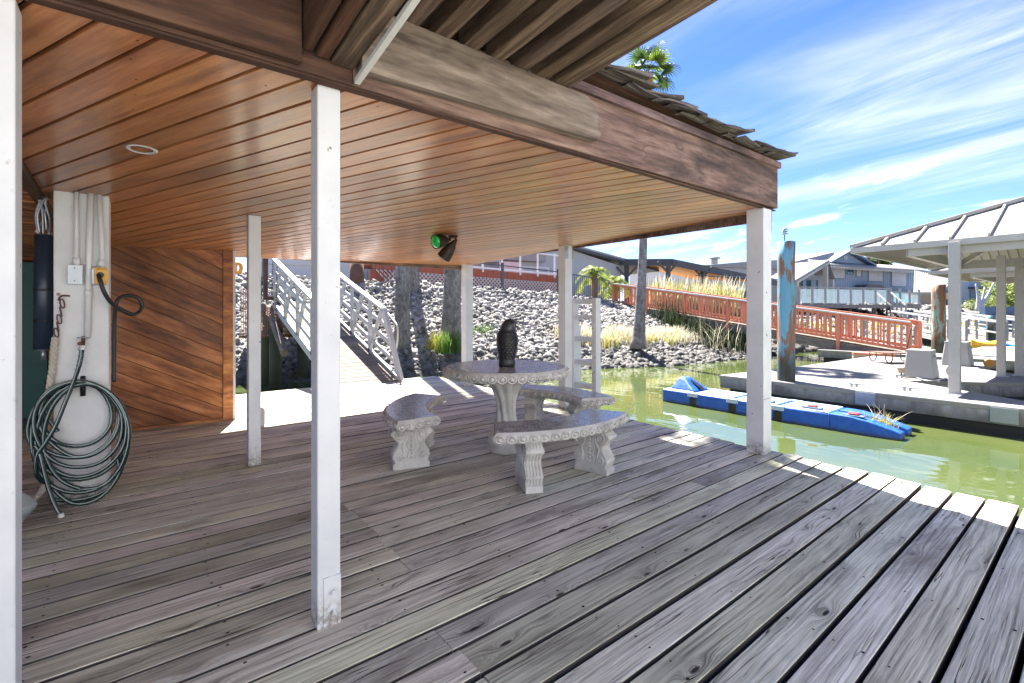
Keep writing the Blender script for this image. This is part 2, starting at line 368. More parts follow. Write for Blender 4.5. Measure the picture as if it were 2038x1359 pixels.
M['soil'] = plain('dark bank soil', (.09,.08,.07), .95, var=.4, bump=.5, scale=4)
M['land'] = plain('dry ground', (.30,.28,.24), .95, var=.2, bump=.2, scale=2)
def water_mat():
    m, N, L, b = newmat('murky green water'); g = G(N, L); v = g.coord('Object')
    n1 = g.noise(g.map(v, (1, .55, 1), rot=(0,0,.6)), 1.7, 3, .5, .4); n2 = g.noise(v, 9, 2, .5); n3 = g.noise(v, .35, 2)
    c = g.mix(g.rng(n3, .4, .6), (.058,.084,.026), (.084,.106,.034))
    L.new(c, b.inputs['Base Color']); b.inputs['Roughness'].default_value = .035; b.inputs['IOR'].default_value = 1.5; b.inputs['Specular IOR Level'].default_value = 1.0
    h = g.m('ADD', g.m('MULTIPLY', n1, 1.0), g.m('MULTIPLY', n2, .035)); L.new(g.bump(h, .22, .05), b.inputs['Normal']); return m
M['water'] = water_mat()
def conc_mat():
    m, N, L, b = newmat('dock concrete'); g = G(N, L); v = g.coord('Object')
    n = g.noise(v, 2.2, 7, .6); n2 = g.noise(v, 40, 5, .7); c = g.mix(g.rng(n, .35, .7), (.20,.193,.18), (.27,.262,.245)); c = g.mix(g.rng(n2, .6, .8, 0, .3), c, (.14,.13,.12))
    L.new(c, b.inputs['Base Color']); b.inputs['Roughness'].default_value = .85; L.new(g.bump(n2, .2, .003), b.inputs['Normal']); return m
M['conc'] = conc_mat()
def waler_mat():
    m, N, L, b = newmat('stained dock waler'); g = G(N, L); v = g.coord('Object')
    n = g.noise(g.map(v, (3, 1, .6)), 3, 7, .65); l = g.noise(v, 5, 5, .7); z = g.sep(v)[2]
    c = g.mix(g.rng(n, .35, .65), (.12,.115,.125), (.33,.33,.35)); c = g.mix(g.rng(l, .6, .68, 0, .8), c, (.35,.27,.05)); c = g.mix(g.rng(z, -.25, -.1, .7, 0), c, (.05,.055,.05))
    L.new(c, b.inputs['Base Color']); b.inputs['Roughness'].default_value = .85; L.new(g.bump(n, .5, .006), b.inputs['Normal']); return m
M['waler'] = waler_mat()
def paint_pile_mat(name, paint, mask, seed):
    m, N, L, b = newmat(name); g = G(N, L); v = g.map(g.coord('Object'), (1,1,1), loc=(seed,0,0)); x, y, z = (g.sep(g.coord('Object'))[i] for i in range(3))
    n = g.noise(g.map(v, (4, 4, 1.1)), 1.3, 7, .68, .6); gr = g.noise(g.map(v, (40, 40, 2)), 1, 4, .6)
    w = g.mix(gr, (.14,.06,.035), (.34,.20,.13)); pc = g.mix(gr, tuple(q*.6 for q in paint), paint)
    side = g.m('ADD', n, g.m('MULTIPLY', x, -.35))
    c = g.mix(g.rng(side, mask, mask+.03), w, pc)
    zz = g.m('ADD', z, g.m('MULTIPLY', n, .3))
    c = g.mix(g.rng(zz, .35, .95, .9, 0, True), c, (.035,.032,.02)); c = g.mix(g.m('MULTIPLY', g.rng(gr, .55, .75), g.rng(zz, .9, .2, 0, .5)), c, (.30,.26,.15))
    L.new(c, b.inputs['Base Color']); b.inputs['Roughness'].default_value = .85; L.new(g.bump(g.m('ADD', n, gr), .8, .01), b.inputs['Normal']); return m
M['bluepile'] = paint_pile_mat('peeling blue pile paint', (.17,.40,.52), .50, 0)
M['greenpile'] = paint_pile_mat('peeling green pile paint', (.32,.50,.42), .56, 4)
M['redpaint'] = plain('salmon red rail paint', (.68,.26,.155), .6, var=.18, bump=.2, scale=10, dirt=((.28,.10,.07), .4))
M['rampside'] = wood('grey ramp stringer', [(0, (.12,.10,.09)), (1, (.33,.29,.25))], axis='y', fine=20, rough=.9, knots=0, cracks=.3)
M['bluefloat'] = plain('blue float plastic', (.012,.095,.50), .38, var=.14, bump=.12, scale=25, dirt=((.05,.17,.5), .4))
def float_mat():
    m, N, L, b = newmat('scuffed blue float plastic'); g = G(N, L); v = g.coord('Object'); z = g.sep(N.new('ShaderNodeNewGeometry').outputs['Position'])[2]
    n = g.noise(v, 12, 7, .7); n2 = g.noise(g.map(v, (40, 3, 40)), 1, 5, .6)
    c = g.mix(g.rng(n, .35, .7), (.008,.07,.42), (.02,.13,.52)); c = g.mix(g.rng(n2, .60, .72, 0, .45), c, (.16,.27,.55))
    c = g.mix(g.rng(g.m('ADD', z, g.m('MULTIPLY', n, .06)), -.365, -.315, .85, 0), c, (.06,.065,.035))
    L.new(c, b.inputs['Base Color']); L.new(g.rng(n, .3, .7, .32, .6), b.inputs['Roughness']); L.new(g.bump(n2, .2, .003), b.inputs['Normal']); return m
M['bluefloat'] = float_mat()
M['floattop'] = plain('sun bleached float deck', (.42,.52,.66), .6, var=.16, bump=.25, scale=30)
M['siding'] = plain('pale siding', (.42,.43,.45), .7)
M['bluegrey'] = plain('blue grey siding', (.23,.29,.37), .75, var=.05)
M['bluetrim'] = plain('slate blue trim', (.085,.14,.215), .6)
M['rooftile'] = plain('grey roof tile', (.30,.29,.28), .8, var=.25, bump=.4, scale=8)
M['metalroof'] = plain('white metal roof', (.33,.31,.27), .45, var=.06, bump=.05)
M['steel'] = plain('pale grey painted steel', (.42,.405,.375), .5, var=.1)
M['beige'] = plain('beige stucco', (.50,.40,.29), .85)
M['farwhite'] = plain('weathered white rail paint', (.33,.33,.325), .6, var=.15)
M['shutter'] = plain('white roller shutter', (.42,.42,.44), .6)
M['glass'] = plain('window glass', (.05,.09,.13), .08, var=.2, bump=0, spec=.8)
def panel_glass():
    m, N, L, b = newmat('clear rail glass'); b.inputs['Base Color'].default_value = (.75,.88,.88,1); b.inputs['Roughness'].default_value = .05
    b.inputs['Alpha'].default_value = .3; return m
M['railglass'] = panel_glass()
M['fence'] = plain('charcoal fence metal', (.07,.08,.10), .5)
M['lattice'] = plain('pinkish white lattice', (.60,.50,.47), .7)
M['brickred'] = plain('red deck boards', (.33,.085,.045), .75, var=.2, scale=6)
M['awning'] = plain('dark pergola timber', (.075,.078,.085), .7)
M['orange'] = plain('orange pergola underside', (.62,.27,.07), .7, var=.2)
M['trunk'] = wood('palm bark', [(0, (.09,.078,.07)), (.5, (.20,.18,.165)), (1, (.34,.315,.295))], axis='y', fine=18, rough=.95, bumps=1.0, knots=0, cracks=0, rowvar=.2, bd=.02)
M['palmboot'] = plain('palm leaf bases', (.36,.20,.11), .9, var=.5, bump=.6, scale=14)
M['palmleaf'] = leafmat('palm leaf', (.07,.13,.02), (.20,.27,.03), .5)
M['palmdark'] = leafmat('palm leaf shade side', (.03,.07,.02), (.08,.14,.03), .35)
M['drygrass'] = leafmat('dry straw grass', (.42,.37,.22), (.74,.70,.56), .4, .8)
M['yelgrass'] = leafmat('yellow green grass', (.30,.30,.05), (.48,.44,.10), .4, .7)
M['greengrass'] = leafmat('green grass', (.05,.13,.02), (.16,.26,.05), .4, .6)
M['reed'] = leafmat('dark reeds', (.018,.03,.013), (.05,.07,.028), .3, .7)
M['shrub'] = leafmat('shrub leaves', (.10,.17,.02), (.28,.32,.04), .45, .6)
M['boxwhite'] = plain('dock box fibreglass', (.36,.355,.345), .5, var=.05)
M['red'] = plain('red strap', (.5,.02,.02), .5)
M['kayakyellow'] = plain('yellow kayak plastic', (.75,.42,.02), .4)
M['kayakblue'] = plain('bright blue boat paint', (.01,.22,.60), .4)
M['orangebuoy'] = plain('orange life ring', (.75,.30,.03), .5)
M['wetpile'] = plain('algae covered pile', (.06,.065,.035), .8, var=.5, bump=.7, scale=12)
M['tan'] = plain('tan ramp plate', (.36,.33,.29), .8, var=.06)
def green_glass():
    m, N, L, b = newmat('green lens glass'); g = G(N, L); n = g.noise(g.coord('Object'), 30, 4)
    L.new(g.mix(n, (.0,.40,.06), (.03,.80,.16)), b.inputs['Base Color']); b.inputs['Roughness'].default_value = .1; b.inputs['Coat Weight'].default_value = 1
    b.inputs['Subsurface Weight'].default_value = .3; b.inputs['Subsurface Radius'].default_value = (.02,.05,.02); return m
M['greenlens'] = green_glass()

# ================================================================ THE SETTING
# water
wm = MB(); wm.quad((-400,-400,-.4), (600,-400,-.4), (600,600,-.4), (-400,600,-.4)); structure(wm.build('water', M['water']))
# bank and land behind it, one sheet to the horizon
COLS = [(-35, 12.5, -28, 16), (-6, 11.0, -5, 14.6), (.3, 10.6, .8, 14.3), (1.37, 10.3, 2.0, 14.2), (4.64, 9.25, 6.2, 12.9), (7.5, 8.1, 9.5, 12.45),
        (9.97, 7.27, 12.9, 12.3), (12.3, 6.45, 16.2, 12.3), (15.6, 6.2, 18.8, 12.2), (20.7, 6.0, 24, 12.4), (25.7, 4.75, 31, 12.5), (33, 3.4, 41, 9.5), (37, 1.2, 46, 4), (40, -14, 52, -14), (44, -70, 60, -80)]
CZ = [2.3, 2.3, 2.3, 2.28, 2.12, 2.0, 1.88, 1.62, 1.5, 1.45, 1.45, 1.45, 1.45, 1.45, 1.45]
def bank_pt(c, t):          # c fractional column, t 0 waterline .. 1 crest
    i = min(int(c), len(COLS)-2); f = c - i
    a = [lerp(COLS[i][k], COLS[i+1][k], f) for k in range(4)]; z = lerp(CZ[i], CZ[i+1], f)
    x = lerp(a[0], a[2], t); y = lerp(a[1], a[3], t); return Vector((x, y, lerp(-.4, z, t if t > 0 else t*.7)))
bm_ = MB(); rows = []
SUB = 6; nc = (len(COLS)-1)*SUB+1
for t in [-.6, 0, .12, .25, .4, .55, .7, .85, 1.0]:
    rows.append([])
    for j in range(nc):
        p = bank_pt(min(j/SUB, len(COLS)-1-1e-6), t); p.z += .08*noise.noise(p*.9) if 0 < t < 1 else 0; rows[-1].append(p)
for k in (6, 60, 400, 1500):
    rows.append([rows[8][j] + (Vector((rows[8][j].x+0, rows[8][j].y+8, 0)) - Vector((CAM.x, CAM.y, 0))).normalized()*k for j in range(nc)])
vs_ = [p for r in rows for p in r]; fs_ = [(i*nc+j, i*nc+j+1, (i+1)*nc+j+1, (i+1)*nc+j) for i in range(len(rows)-1) for j in range(nc-1)]
bm_.add(vs_, fs_, True); bank = bm_.build('riverbank', M['land']); structure(bank)
bank.data.materials.append(M['soil'])
for p in bank.data.polygons:
    if p.index < 8*(nc-1): p.material_index = 1
# riprap stones: one mass
ico = [(0,0,-1),(.724,-.526,-.447),(-.276,-.851,-.447),(-.894,0,-.447),(-.276,.851,-.447),(.724,.526,-.447),(.276,-.851,.447),(-.724,-.526,.447),(-.724,.526,.447),(.276,.851,.447),(.894,0,.447),(0,0,1)]
icf = [(0,1,2),(1,0,5),(0,2,3),(0,3,4),(0,4,5),(1,5,10),(2,1,6),(3,2,7),(4,3,8),(5,4,9),(1,10,6),(2,6,7),(3,7,8),(4,8,9),(5,9,10),(6,10,11),(7,6,11),(8,7,11),(9,8,11),(10,9,11)]
def rocks(name, pts, sizes, mat):
    n = len(pts); V = np.array(ico)[None].repeat(n, 0)
    V = V*(1 + rng.uniform(-.32, .32, (n, 12, 1)))*rng.uniform(.6, 1.25, (n, 1, 3))*np.array([1, 1, .72])
    q = rng.normal(size=(n, 4)); q /= np.linalg.norm(q, axis=1)[:, None]; w, x, y, z = q.T
    Rm = np.stack([1-2*(y*y+z*z), 2*(x*y-z*w), 2*(x*z+y*w), 2*(x*y+z*w), 1-2*(x*x+z*z), 2*(y*z-x*w), 2*(x*z-y*w), 2*(y*z+x*w), 1-2*(x*x+y*y)], 1).reshape(n, 3, 3)
    V = np.einsum('nij,nkj->nki', Rm, V)*np.array(sizes)[:, None, None] + np.array(pts)[:, None, :]
    F_ = (np.array(icf)[None] + 12*np.arange(n)[:, None, None]).reshape(-1, 3)
    me = bpy.data.meshes.new(name); me.vertices.add(n*12); me.vertices.foreach_set('co', V.reshape(-1)); me.loops.add(len(F_)*3); me.polygons.add(len(F_))
    me.loops.foreach_set('vertex_index', F_.reshape(-1).astype(np.int32)); me.polygons.foreach_set('loop_start', np.arange(0, len(F_)*3, 3, dtype=np.int32))
    me.polygons.foreach_set('loop_total', np.full(len(F_), 3, dtype=np.int32)); me.materials.append(mat); me.update(); me.validate()
    o = bpy.data.objects.new(name, me); col.objects.link(o); o['kind'] = 'stuff'; return o
pts = []; szs = []
for _ in range(21000):
    c = random.uniform(2.0, 8.6); t = random.random()**1.05*1.06 - .05
    if c > 7.9 and t > .45 and random.random() < .8: continue
    p = bank_pt(c, t); p.z += random.uniform(-.02, .05)
    s = random.choice((.055, .07, .085, .115))*random.uniform(.85, 1.2)*(1.25 if t < .3 else 1.0)*(1 if c > 3 else 1.2)
    pts.append(tuple(p)); szs.append(s)
tag(rocks('riprap_stone', pts, szs, M['rock']), 'grey white riprap stones covering the bank behind the patio', 'stones')
pts = []; szs = []
for _ in range(3800):
    c = random.uniform(8.6, 12.3); t = random.random()*1.1 - .05; p = bank_pt(c, t); p.z += random.uniform(-.03, .1); pts.append(tuple(p)); szs.append(random.uniform(.16, .34))
tag(rocks('riprap_stone', pts, szs, rock_mat('far riprap stone', (.07,.068,.064), (.30,.285,.265))), 'large pale riprap stones on the far bank below the blue grey house', 'stones')

# ---------------------------------------------------------------- wooden deck of the patio
deck = bpy.data.objects.new('deck', None); col.objects.link(deck); structure(deck)
fr = MB()
for x in np.arange(-4.5, 3.8, .6): fr.box(x-.03, -3.0, -.26, x+.03, 6.0, -.045)
fr.box(-4.6, -9.0, -.28, 3.72, -8.95, -.04); fr.box(3.72, -9, -.28, 3.78, 6.02, -.047); fr.box(-4.6, 6.0, -.28, 3.72, 6.05, -.047)
fr.box(-4.5, -8.9, -.7, 3.5, 5.8, -.285)
fr.build('deck_frame', M['groove'], deck)
ed = MB(); ed.box(3.782, -9, -.20, 3.80, 6.06, -.052); ed.build('edge_strip', M['whitedirty'], deck)
def plank_mesh(x0, x1, w, th=.038, ragged=0.0, seg=.7):
    n = max(2, int((x1-x0)/seg)); L_ = x1-x0; rings = []
    for i in range(n+1):
        x = L_*i/n; a = random.uniform(-.0016, .0016); b = random.uniform(-.0016, .0016); cz = random.uniform(-.0018, .0012)
        if i == n: x += random.uniform(-.02, .012)*(1 if ragged else .1)
        y0 = -w/2+a; y1 = w/2+b; c = .0025
        rings.append([(x, y0, -th), (x, y0, -c), (x, y0+c, cz), (x, y0+w*.33, cz+.0008), (x, y1-w*.33, cz+.0006), (x, y1-c, cz), (x, y1, -c), (x, y1, -th)])
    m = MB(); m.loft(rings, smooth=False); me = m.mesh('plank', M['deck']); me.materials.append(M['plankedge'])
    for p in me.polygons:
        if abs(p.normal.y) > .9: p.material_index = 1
    return me
y = -3.0; nails = MB(); prow = 0
while y < 6.02:
    sp = .162 if y < -.5 else .1455; gap = .021 if y < -.5 else .0085
    if -.35 < y < 4: gap = .0145 + .003*random.random()
    w = sp-gap; yc = y+sp/2; xs = [-4.6]
    if -.75 < yc < -.2 or .2 < yc < 1.45: xs.append(.46 + random.uniform(-.02, .02) - (.12 if yc < 0 else 0))
    elif random.random() < .8: xs.append(-4.6 + .6*random.choice([3, 4, 5, 6, 11, 12]))
    if yc > 3.2 and random.random() < .6: xs.append(2.6)
    xs = sorted(set(xs)); xs.append(3.86 + random.uniform(-.012, .02))
    for a, b in zip(xs[:-1], xs[1:]):
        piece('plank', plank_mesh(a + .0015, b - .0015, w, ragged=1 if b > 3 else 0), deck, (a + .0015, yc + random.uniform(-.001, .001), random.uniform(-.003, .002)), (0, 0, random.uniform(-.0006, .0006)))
        if b - a < .1: continue
    for jx in np.arange(-4.5, 3.8, .6):
        for o_ in (-.3, .3):
            if random.random() < .15: continue
            cx = jx + random.uniform(-.02, .02); cy = yc + o_*w + random.uniform(-.008, .008); r = random.uniform(.0035, .0065)
            k = 7; b0 = len(nails.v); nails.v += [(cx + r*1.25*math.cos(2*PI*i/k), cy + r*math.sin(2*PI*i/k), .0022) for i in range(k)]; nails.f.append(tuple(b0+i for i in range(k))); nails.sm.append(False)
    y += sp
m = MB(); yb = -9.0
while yb < -3.05:
    m.box(-4.6, yb, -.04, 3.85, yb+.14, -.001); yb += .162
m.build('bounce_deck_boards', M['deck'], deck, stuff=True)  # unseen deck stretch added to bounce sunlight into the shaded patio
nails.build('nail', M['groove'], deck, stuff=True)

# ================================================================ THE PATIO ROOF
def hz(x, y): return 1.25 + .887 - max(0, y)*(.048 - .0055*x) if y >= 0 else 2.137
EX0, EX1, EY0, EY1 = -1.06, 3.86, .0, 4.92
roof = thing('patio_roof', 'low cedar lined patio roof with weathered fascia and shake shingles', 'roof', (1.4, 2.4, 2.1))
e = Vector((-.448, .894)).normalized(); f_ = Vector((e.y, -e.x))
def clip(poly, n, c, keep):       # keep side where keep*(dot-c) >= 0
    out = []
    for i in range(len(poly)):
        a = poly[i]; b = poly[(i+1) % len(poly)]; da = keep*(a.dot(n)-c); db = keep*(b.dot(n)-c)
        if da >= 0: out.append(a)
        if (da >= 0) != (db >= 0): out.append(a + (b-a)*(da/(da-db)))
    return out
rect = [Vector((EX0, EY0)), Vector((EX1, EY0)), Vector((EX1, EY1)), Vector((EX0, EY1))]
q = -1.0
while q < 5.75:
    poly = clip(clip(rect, f_, q+.0085, 1), f_, q+.126, -1)
    if len(poly) > 2:
        a0 = poly[0]; ang = math.atan2(e.y, e.x); ca, sa = math.cos(ang), math.sin(ang)
        m = MB(); dz = random.uniform(-.0008, .0008)
        def loc_(p, z): dx, dy = p.x-a0.x, p.y-a0.y; return (dx*ca+dy*sa, -dx*sa+dy*ca, z+dz-2.1)
        n = len(poly); inner = [p + (sum(poly, Vector((0,0)))/n - p).normalized()*.003 for p in poly]
        vs2 = [loc_(p, hz(p.x, p.y)+.02) for p in poly] + [loc_(p, hz(p.x, p.y)+.003) for p in poly] + [loc_(p, hz(p.x, p.y)) for p in inner]
        m.add(vs2, [tuple(range(n)), tuple(range(3*n-1, 2*n-1, -1))] + [(i, (i+1) % n, n+(i+1) % n, n+i) for i in range(n)] + [(n+i, n+(i+1) % n, 2*n+(i+1) % n, 2*n+i) for i in range(n)])
        me = m.mesh('ceiling_board', M['ceil']); piece('ceiling_board', me, roof, (a0.x, a0.y, 2.1), (0, 0, ang))
    q += .134
bk = MB(); bk.add([(x, y, hz(x, y)+.024) for x, y in ((EX0,EY0),(EX1,EY0),(EX1,EY1),(EX0,EY1))], [(0,1,2,3)]); bk.build('ceiling_backing', M['groove'], roof)
# nail holes in the ceiling boards
nh = MB()
for jx in np.arange(-1.0, 3.9, .41):
    qq = -1.0
    while qq < 5.7:
        for o_ in (.03, .10):
            yy_ = (qq+o_ - jx*f_.x)/f_.y
            if .05 < yy_ < 4.8 and random.random() < .8:
                X_ = jx + random.uniform(-.01, .01); Z_ = hz(X_, yy_)-.0012; b0 = len(nh.v); nh.v += [(X_ + .0045*math.cos(k*PI/3), yy_ + .0045*math.sin(k*PI/3), Z_) for k in range(6)]; nh.f.append(tuple(range(b0, b0+6))); nh.sm.append(False)
        qq += .134
nh.build('nail_hole', M['groove'], roof, stuff=True)
fa = MB()
n = 24; rings = []
for i in range(n+1):
    x = lerp(.09, 3.885, i/n); zb = 2.137 + .016*max(0, x)/3.9 + .003*random.uniform(-1, 1); zt = 2.475 + .045*max(0, x)/3.9
    rings.append([(x, -.05, zb+.004), (x, -.046, zb), (x, -.004, zb), (x, -.002, zt), (x, -.05, zt)])
fa.loft(rings, smooth=False); fa.build('fascia', M['fascia'], roof)
m = MB(); m.box(-2.6, -.05, 2.137, .089, -.002, 2.475); m.build('fascia', M['darkx'], roof, bevel=.004)
lip = MB(); lip.box(-2.6, -.04, 2.128, 3.87, -.001, 2.1365); lip.build('fascia_lip', M['darkx'], roof)
rf = MB(); rf.box(3.862, -.0015, 2.05, 3.885, 4.96, 2.5); rf.build('fascia', M['fascia'], roof)
rf = MB(); rf.box(.3, 4.925, 1.93, 3.86, 4.955, 2.45); rf.build('fascia', M['fascia'], roof)
tp = MB()                                   # sheathing under the shakes
for z0 in (0, .02): tp.quad((-2.6, -.07, 2.66+z0), (3.9, -.07, 2.535+z0), (3.9, 5.0, 2.5+z0), (-2.6, 5.0, 2.66+z0))
tp.build('roof_sheathing', M['darkx'], roof)
bt = MB(); bt.beam((1.1, -.062, 2.497), (3.9, -.062, 2.528), .026, .05); bt.build('rake_batten', M['fascia'], roof)
def shake_mesh():
    L_ = random.uniform(.42, .52); w = random.uniform(.10, .19); n = 3; rings = []; t = random.uniform(.012, .026)
    for i in range(n+1):
        x = L_*i/n; th = .004 + t*i/n; z = .01*random.uniform(-1, 1) + .028*i/n
        rings.append([(x, -w/2+random.uniform(-.004, .004), z), (x, w/2+random.uniform(-.004, .004), z), (x + (random.uniform(-.02, .03) if i == n else 0), w/2, z+th), (x + (random.uniform(-.02, .03) if i == n else 0), -w/2, z+th+random.uniform(-.004, .004))])
    m = MB(); m.loft(rings, smooth=False); return m.mesh('shake', M['shake'])
shakes = [shake_mesh() for _ in range(14)]
for cx_ in np.arange(-.6, 3.7, .15):
    for r_ in range(7):
        yy_ = -.045 + r_*.155 + random.uniform(-.02, .02)
        if r_ > 3 and random.random() < .2: continue
        z = 2.57 + (3.9-cx_)/6.5*.125 + random.uniform(-.002, .012)
        piece('shake', random.choice(shakes), roof, (cx_ + random.uniform(-.05, .04) - .1, yy_ + (random.uniform(-.035, .01) if r_ == 0 else 0), z - .012), (random.uniform(-.10, .10), R(random.uniform(-4, 4)), random.uniform(-.14, .14)))
rs = MB(); rs.quad((-2.6, 1.0, 2.72), (3.92, 1.0, 2.575), (3.92, 5.05, 2.55), (-2.6, 5.05, 2.72)); rs.build('shake_field', M['shake'], roof)
# trim along the left side of the ceiling and the ceiling of the next bay
tr = MB(); tr.beam((-1.085, .0, 2.118), (-1.085, 4.9, 1.845), .045, .05); tr.build('edge_trim', M['darkwood'], roof)
lb = MB()
side = thing('side_bay_ceiling', 'shadowed board ceiling of the bay left of the square column', 'ceiling', (-2.8, 2.4, 2.0))
y = -.1
while y < 5.8:
    m = MB(); m.box(-5.0, y+.004, 2.08 - y*.045, -1.115, y+.126, 2.10 - y*.045); m.build('ceiling_board', M['wallwood'], side, loc=(-2.8, y, 2.08)); y += .132
m = MB(); m.box(-5.0, -.1, 2.3, -1.1, 6.0, 2.34); m.build('roof_deck', M['darkx'], side)

YO = -1.22
# upper walkway over the camera: ledger, joists, boards above
over = thing('upper_walkway', 'weathered overhead walkway with joists resting on a grey ledger board', 'overhead deck', (.9, -1.5, 2.5))
lg = MB(); poly = [(.105, 2.185), (1.465, 2.208), (1.492, 2.25), (1.482, 2.33), (1.45, 2.39), (1.38, 2.435), (.105, 2.445)]
lg.prism(poly, -.051, -.105, lambda u, v, w: (u, w, v)); lg.build('ledger', M['ledger'], over, bevel=.004)
def jz(y): return 2.442 - (y+.05)*.055
for x in [.17, .315, .465, .615, .765, .915, 1.05, 1.185]:
    m = MB(); w = .078 if x < 1.1 else .085; ys = [-.052, -.5, -.9, YO]
    rings = [[(x-w/2, yy, jz(yy)), (x+w/2, yy, jz(yy)), (x+w/2, yy, jz(yy)+.09), (x-w/2, yy, jz(yy)+.09)] for yy in ys]
    m.loft(rings, smooth=False); m.build('joist', M['joist'], over, bevel=.004, loc=(x, -.05, 2.44))
m = MB(); m.add([(.1, .02, jz(0)+.092), (1.235, .02, jz(0)+.092), (1.235, YO, jz(YO)+.092), (.1, YO, jz(YO)+.092)], [(0,1,2,3)])
m.add([(.1, .02, jz(0)+.13), (1.235, .02, jz(0)+.13), (1.235, YO, jz(YO)+.13), (.1, YO, jz(YO)+.13)], [(0,1,2,3)]); m.build('walkway_board', M['joist'], over)
m = MB(); m.beam((1.245, .0, jz(0)+.075), (1.245, YO, jz(YO)+.075), .02, .14); m.build('rim_board', M['joist'], over, loc=(1.245, 0, 2.5))
m = MB(); m.beam((.105, -.052, 2.155), (.105, YO, 2.155+.136*-YO), .022, .02); m.build('white_trim', M['whitedirty'], over)
soff = thing('house_soffit', 'dark brown beamed soffit above the near left white post', 'soffit', (-1.2, -1.5, 2.3))
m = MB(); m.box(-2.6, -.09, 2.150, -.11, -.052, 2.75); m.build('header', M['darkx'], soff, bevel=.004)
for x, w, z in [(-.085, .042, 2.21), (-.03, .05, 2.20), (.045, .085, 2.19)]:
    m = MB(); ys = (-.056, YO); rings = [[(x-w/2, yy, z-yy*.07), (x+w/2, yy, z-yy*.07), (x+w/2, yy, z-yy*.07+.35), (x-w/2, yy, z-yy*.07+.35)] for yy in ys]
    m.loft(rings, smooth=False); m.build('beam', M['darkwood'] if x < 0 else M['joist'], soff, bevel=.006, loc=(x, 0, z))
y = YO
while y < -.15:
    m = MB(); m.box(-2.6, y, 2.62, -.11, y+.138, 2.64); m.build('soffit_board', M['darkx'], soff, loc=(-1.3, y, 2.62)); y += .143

# ================================================================ UNSEEN WALL ADDED BEHIND THE CAMERA TO BOUNCE SUNLIGHT
hw = thing('bounce_wall', 'pale lapped wall added behind the camera to bounce sunlight', 'bounce wall', (1, -6.8, 0))
m = MB(); m.box(-5.0, -7.0, .0, 6.5, -6.8, 5.2); m.build('wall', M['whitedirty'], hw)
m = MB(); z = .1
while z < 5.1: m.box(-5.0, -6.8, z, 6.5, -6.785, z+.17); z += .19
m.build('lap_siding', M['whitedirty'], hw, stuff=True)
for x_ in (-3.2, .2, 3.6):
    m = MB(); m.box(x_, -6.784, 1.0, x_+1.3, -6.74, 2.1); w_ = m.build('window', M['whitedirty'], hw); m = MB(); m.box(x_+.08, -6.739, 1.08, x_+1.22, -6.735, 2.02); m.build('pane', M['glass'], w_)

# ================================================================ POSTS
def post(x, y, s, z1, label, plate=None, cap=False, split=False):
    t = thing('white_post', label, 'post', (x, y, 0), 0, 'white square posts holding the patio roof')
    h = s/2; m = MB(); m.box(x-h, y-h, .0, x+h, y+h, z1); m.build('shaft', M['white'], t, bevel=.006)
    if plate == 'y':      # plate on the face toward the viewer
        m = MB(); m.box(x-h+.022, y-h-.007, .005, x+h-.001, y-h-.0003, .20); m.build('base_plate', M['white'], t, bevel=.001)
        for z in (.055, .14):
            m = MB(); m.tube([(x+.012, y-h-.007, z), (x+.012, y-h-.011, z)], .016, 14); m.tube([(x+.012, y-h-.011, z), (x+.012, y-h-.021, z)], .011, 6); m.build('bolt', M['white'], t)
    if cap:
        m = MB(); m.box(x-h-.004, y-h-.004, z1-.17, x-h+.05, y-h-.0003, z1-.01); m.box(x+h+.0003, y-h-.004, z1-.17, x+h+.004, y+h, z1-.01); m.build('strap', M['galv'], t)
        for z in (z1-.13, z1-.06):
            m = MB(); m.tube([(x-h+.025, y-h-.004, z), (x-h+.025, y-h-.010, z)], .009, 6); m.build('bolt', M['galv'], t)
    return t
post(.015, .05, .09, hz(.02, .1)-.001, 'nearest full white square post with bolted foot plate on the deck', plate='y')
post(-.90, .05, .10, 2.13, 'white post cropped by the left edge of the photo')
post(.165, 2.42, .09, hz(.2, 2.5), 'slim white post beside the diagonal wood wall', plate='y')
p3 = post(3.725, .04, .15, 2.137, 'thick white corner post at the water edge in front of the blue float')
m = MB(); m.box(3.796, -.02, .03, 3.81, .06, .24); m.build('foot_bracket', M['galv'], p3)
m = MB(); m.box(3.8005, -.034, 1.93, 3.806, .11, 2.132); m.build('strap', M['galv'], p3)
m = MB(); m.box(3.6485, -.0362, .48, 3.8015, -.0352, .483); m.build('joint_line', M['groove'], p3)
post(3.72, 4.75, .14, hz(3.72, 4.75), 'far white post behind the round table, at the back edge of the deck')
post(3.72, 2.45, .125, hz(3.72, 2.45), 'white post next to the white ladder behind the right end of the table', cap=True)
m = MB(); m.cbox(.36, 3.72, 0, .50, 3.80, .20, .015); tag(m.build('deck_stub', M['whitedirty']), 'small white stub box on the deck behind the slim post', 'box')

# ================================================================ SQUARE COLUMN AND ITS FITTINGS
cxm = -.865; CY = 2.28
colm = thing('square_column', 'broad white square column carrying conduits, outlet and coiled hose', 'column', (cxm, CY+.13, 0))
m = MB(); m.box(-1.0, CY, 0, -.728, CY+.27, hz(-.86, CY)); m.build('shaft', M['white'], colm, bevel=.006)
m = MB(); m.box(-.95, CY-.004, .02, -.80, CY-.0003, .2); m.build('base_plate', M['white'], colm)
for z in (.06, .14):
    m = MB(); m.tube([(-.87, CY-.003, z), (-.87, CY-.018, z)], .012, 6); m.build('bolt', M['galv'], colm)
def colx(px, y=None):      # x on the column face for a photo column
    y = CY if y is None else y; k = (px-1019)/950; a = Vector((CAM.x, CAM.y)); d = RT.xy*k + FR.xy; t = (y-a.y)/d.y; return a.x + d.x*t
def colz(py, px=165):
    k = (px-1019)/950; d = RT.xy*k + FR.xy; t = (CY-CAM.y)/d.y; return 1.25 + (617-py)/950*t
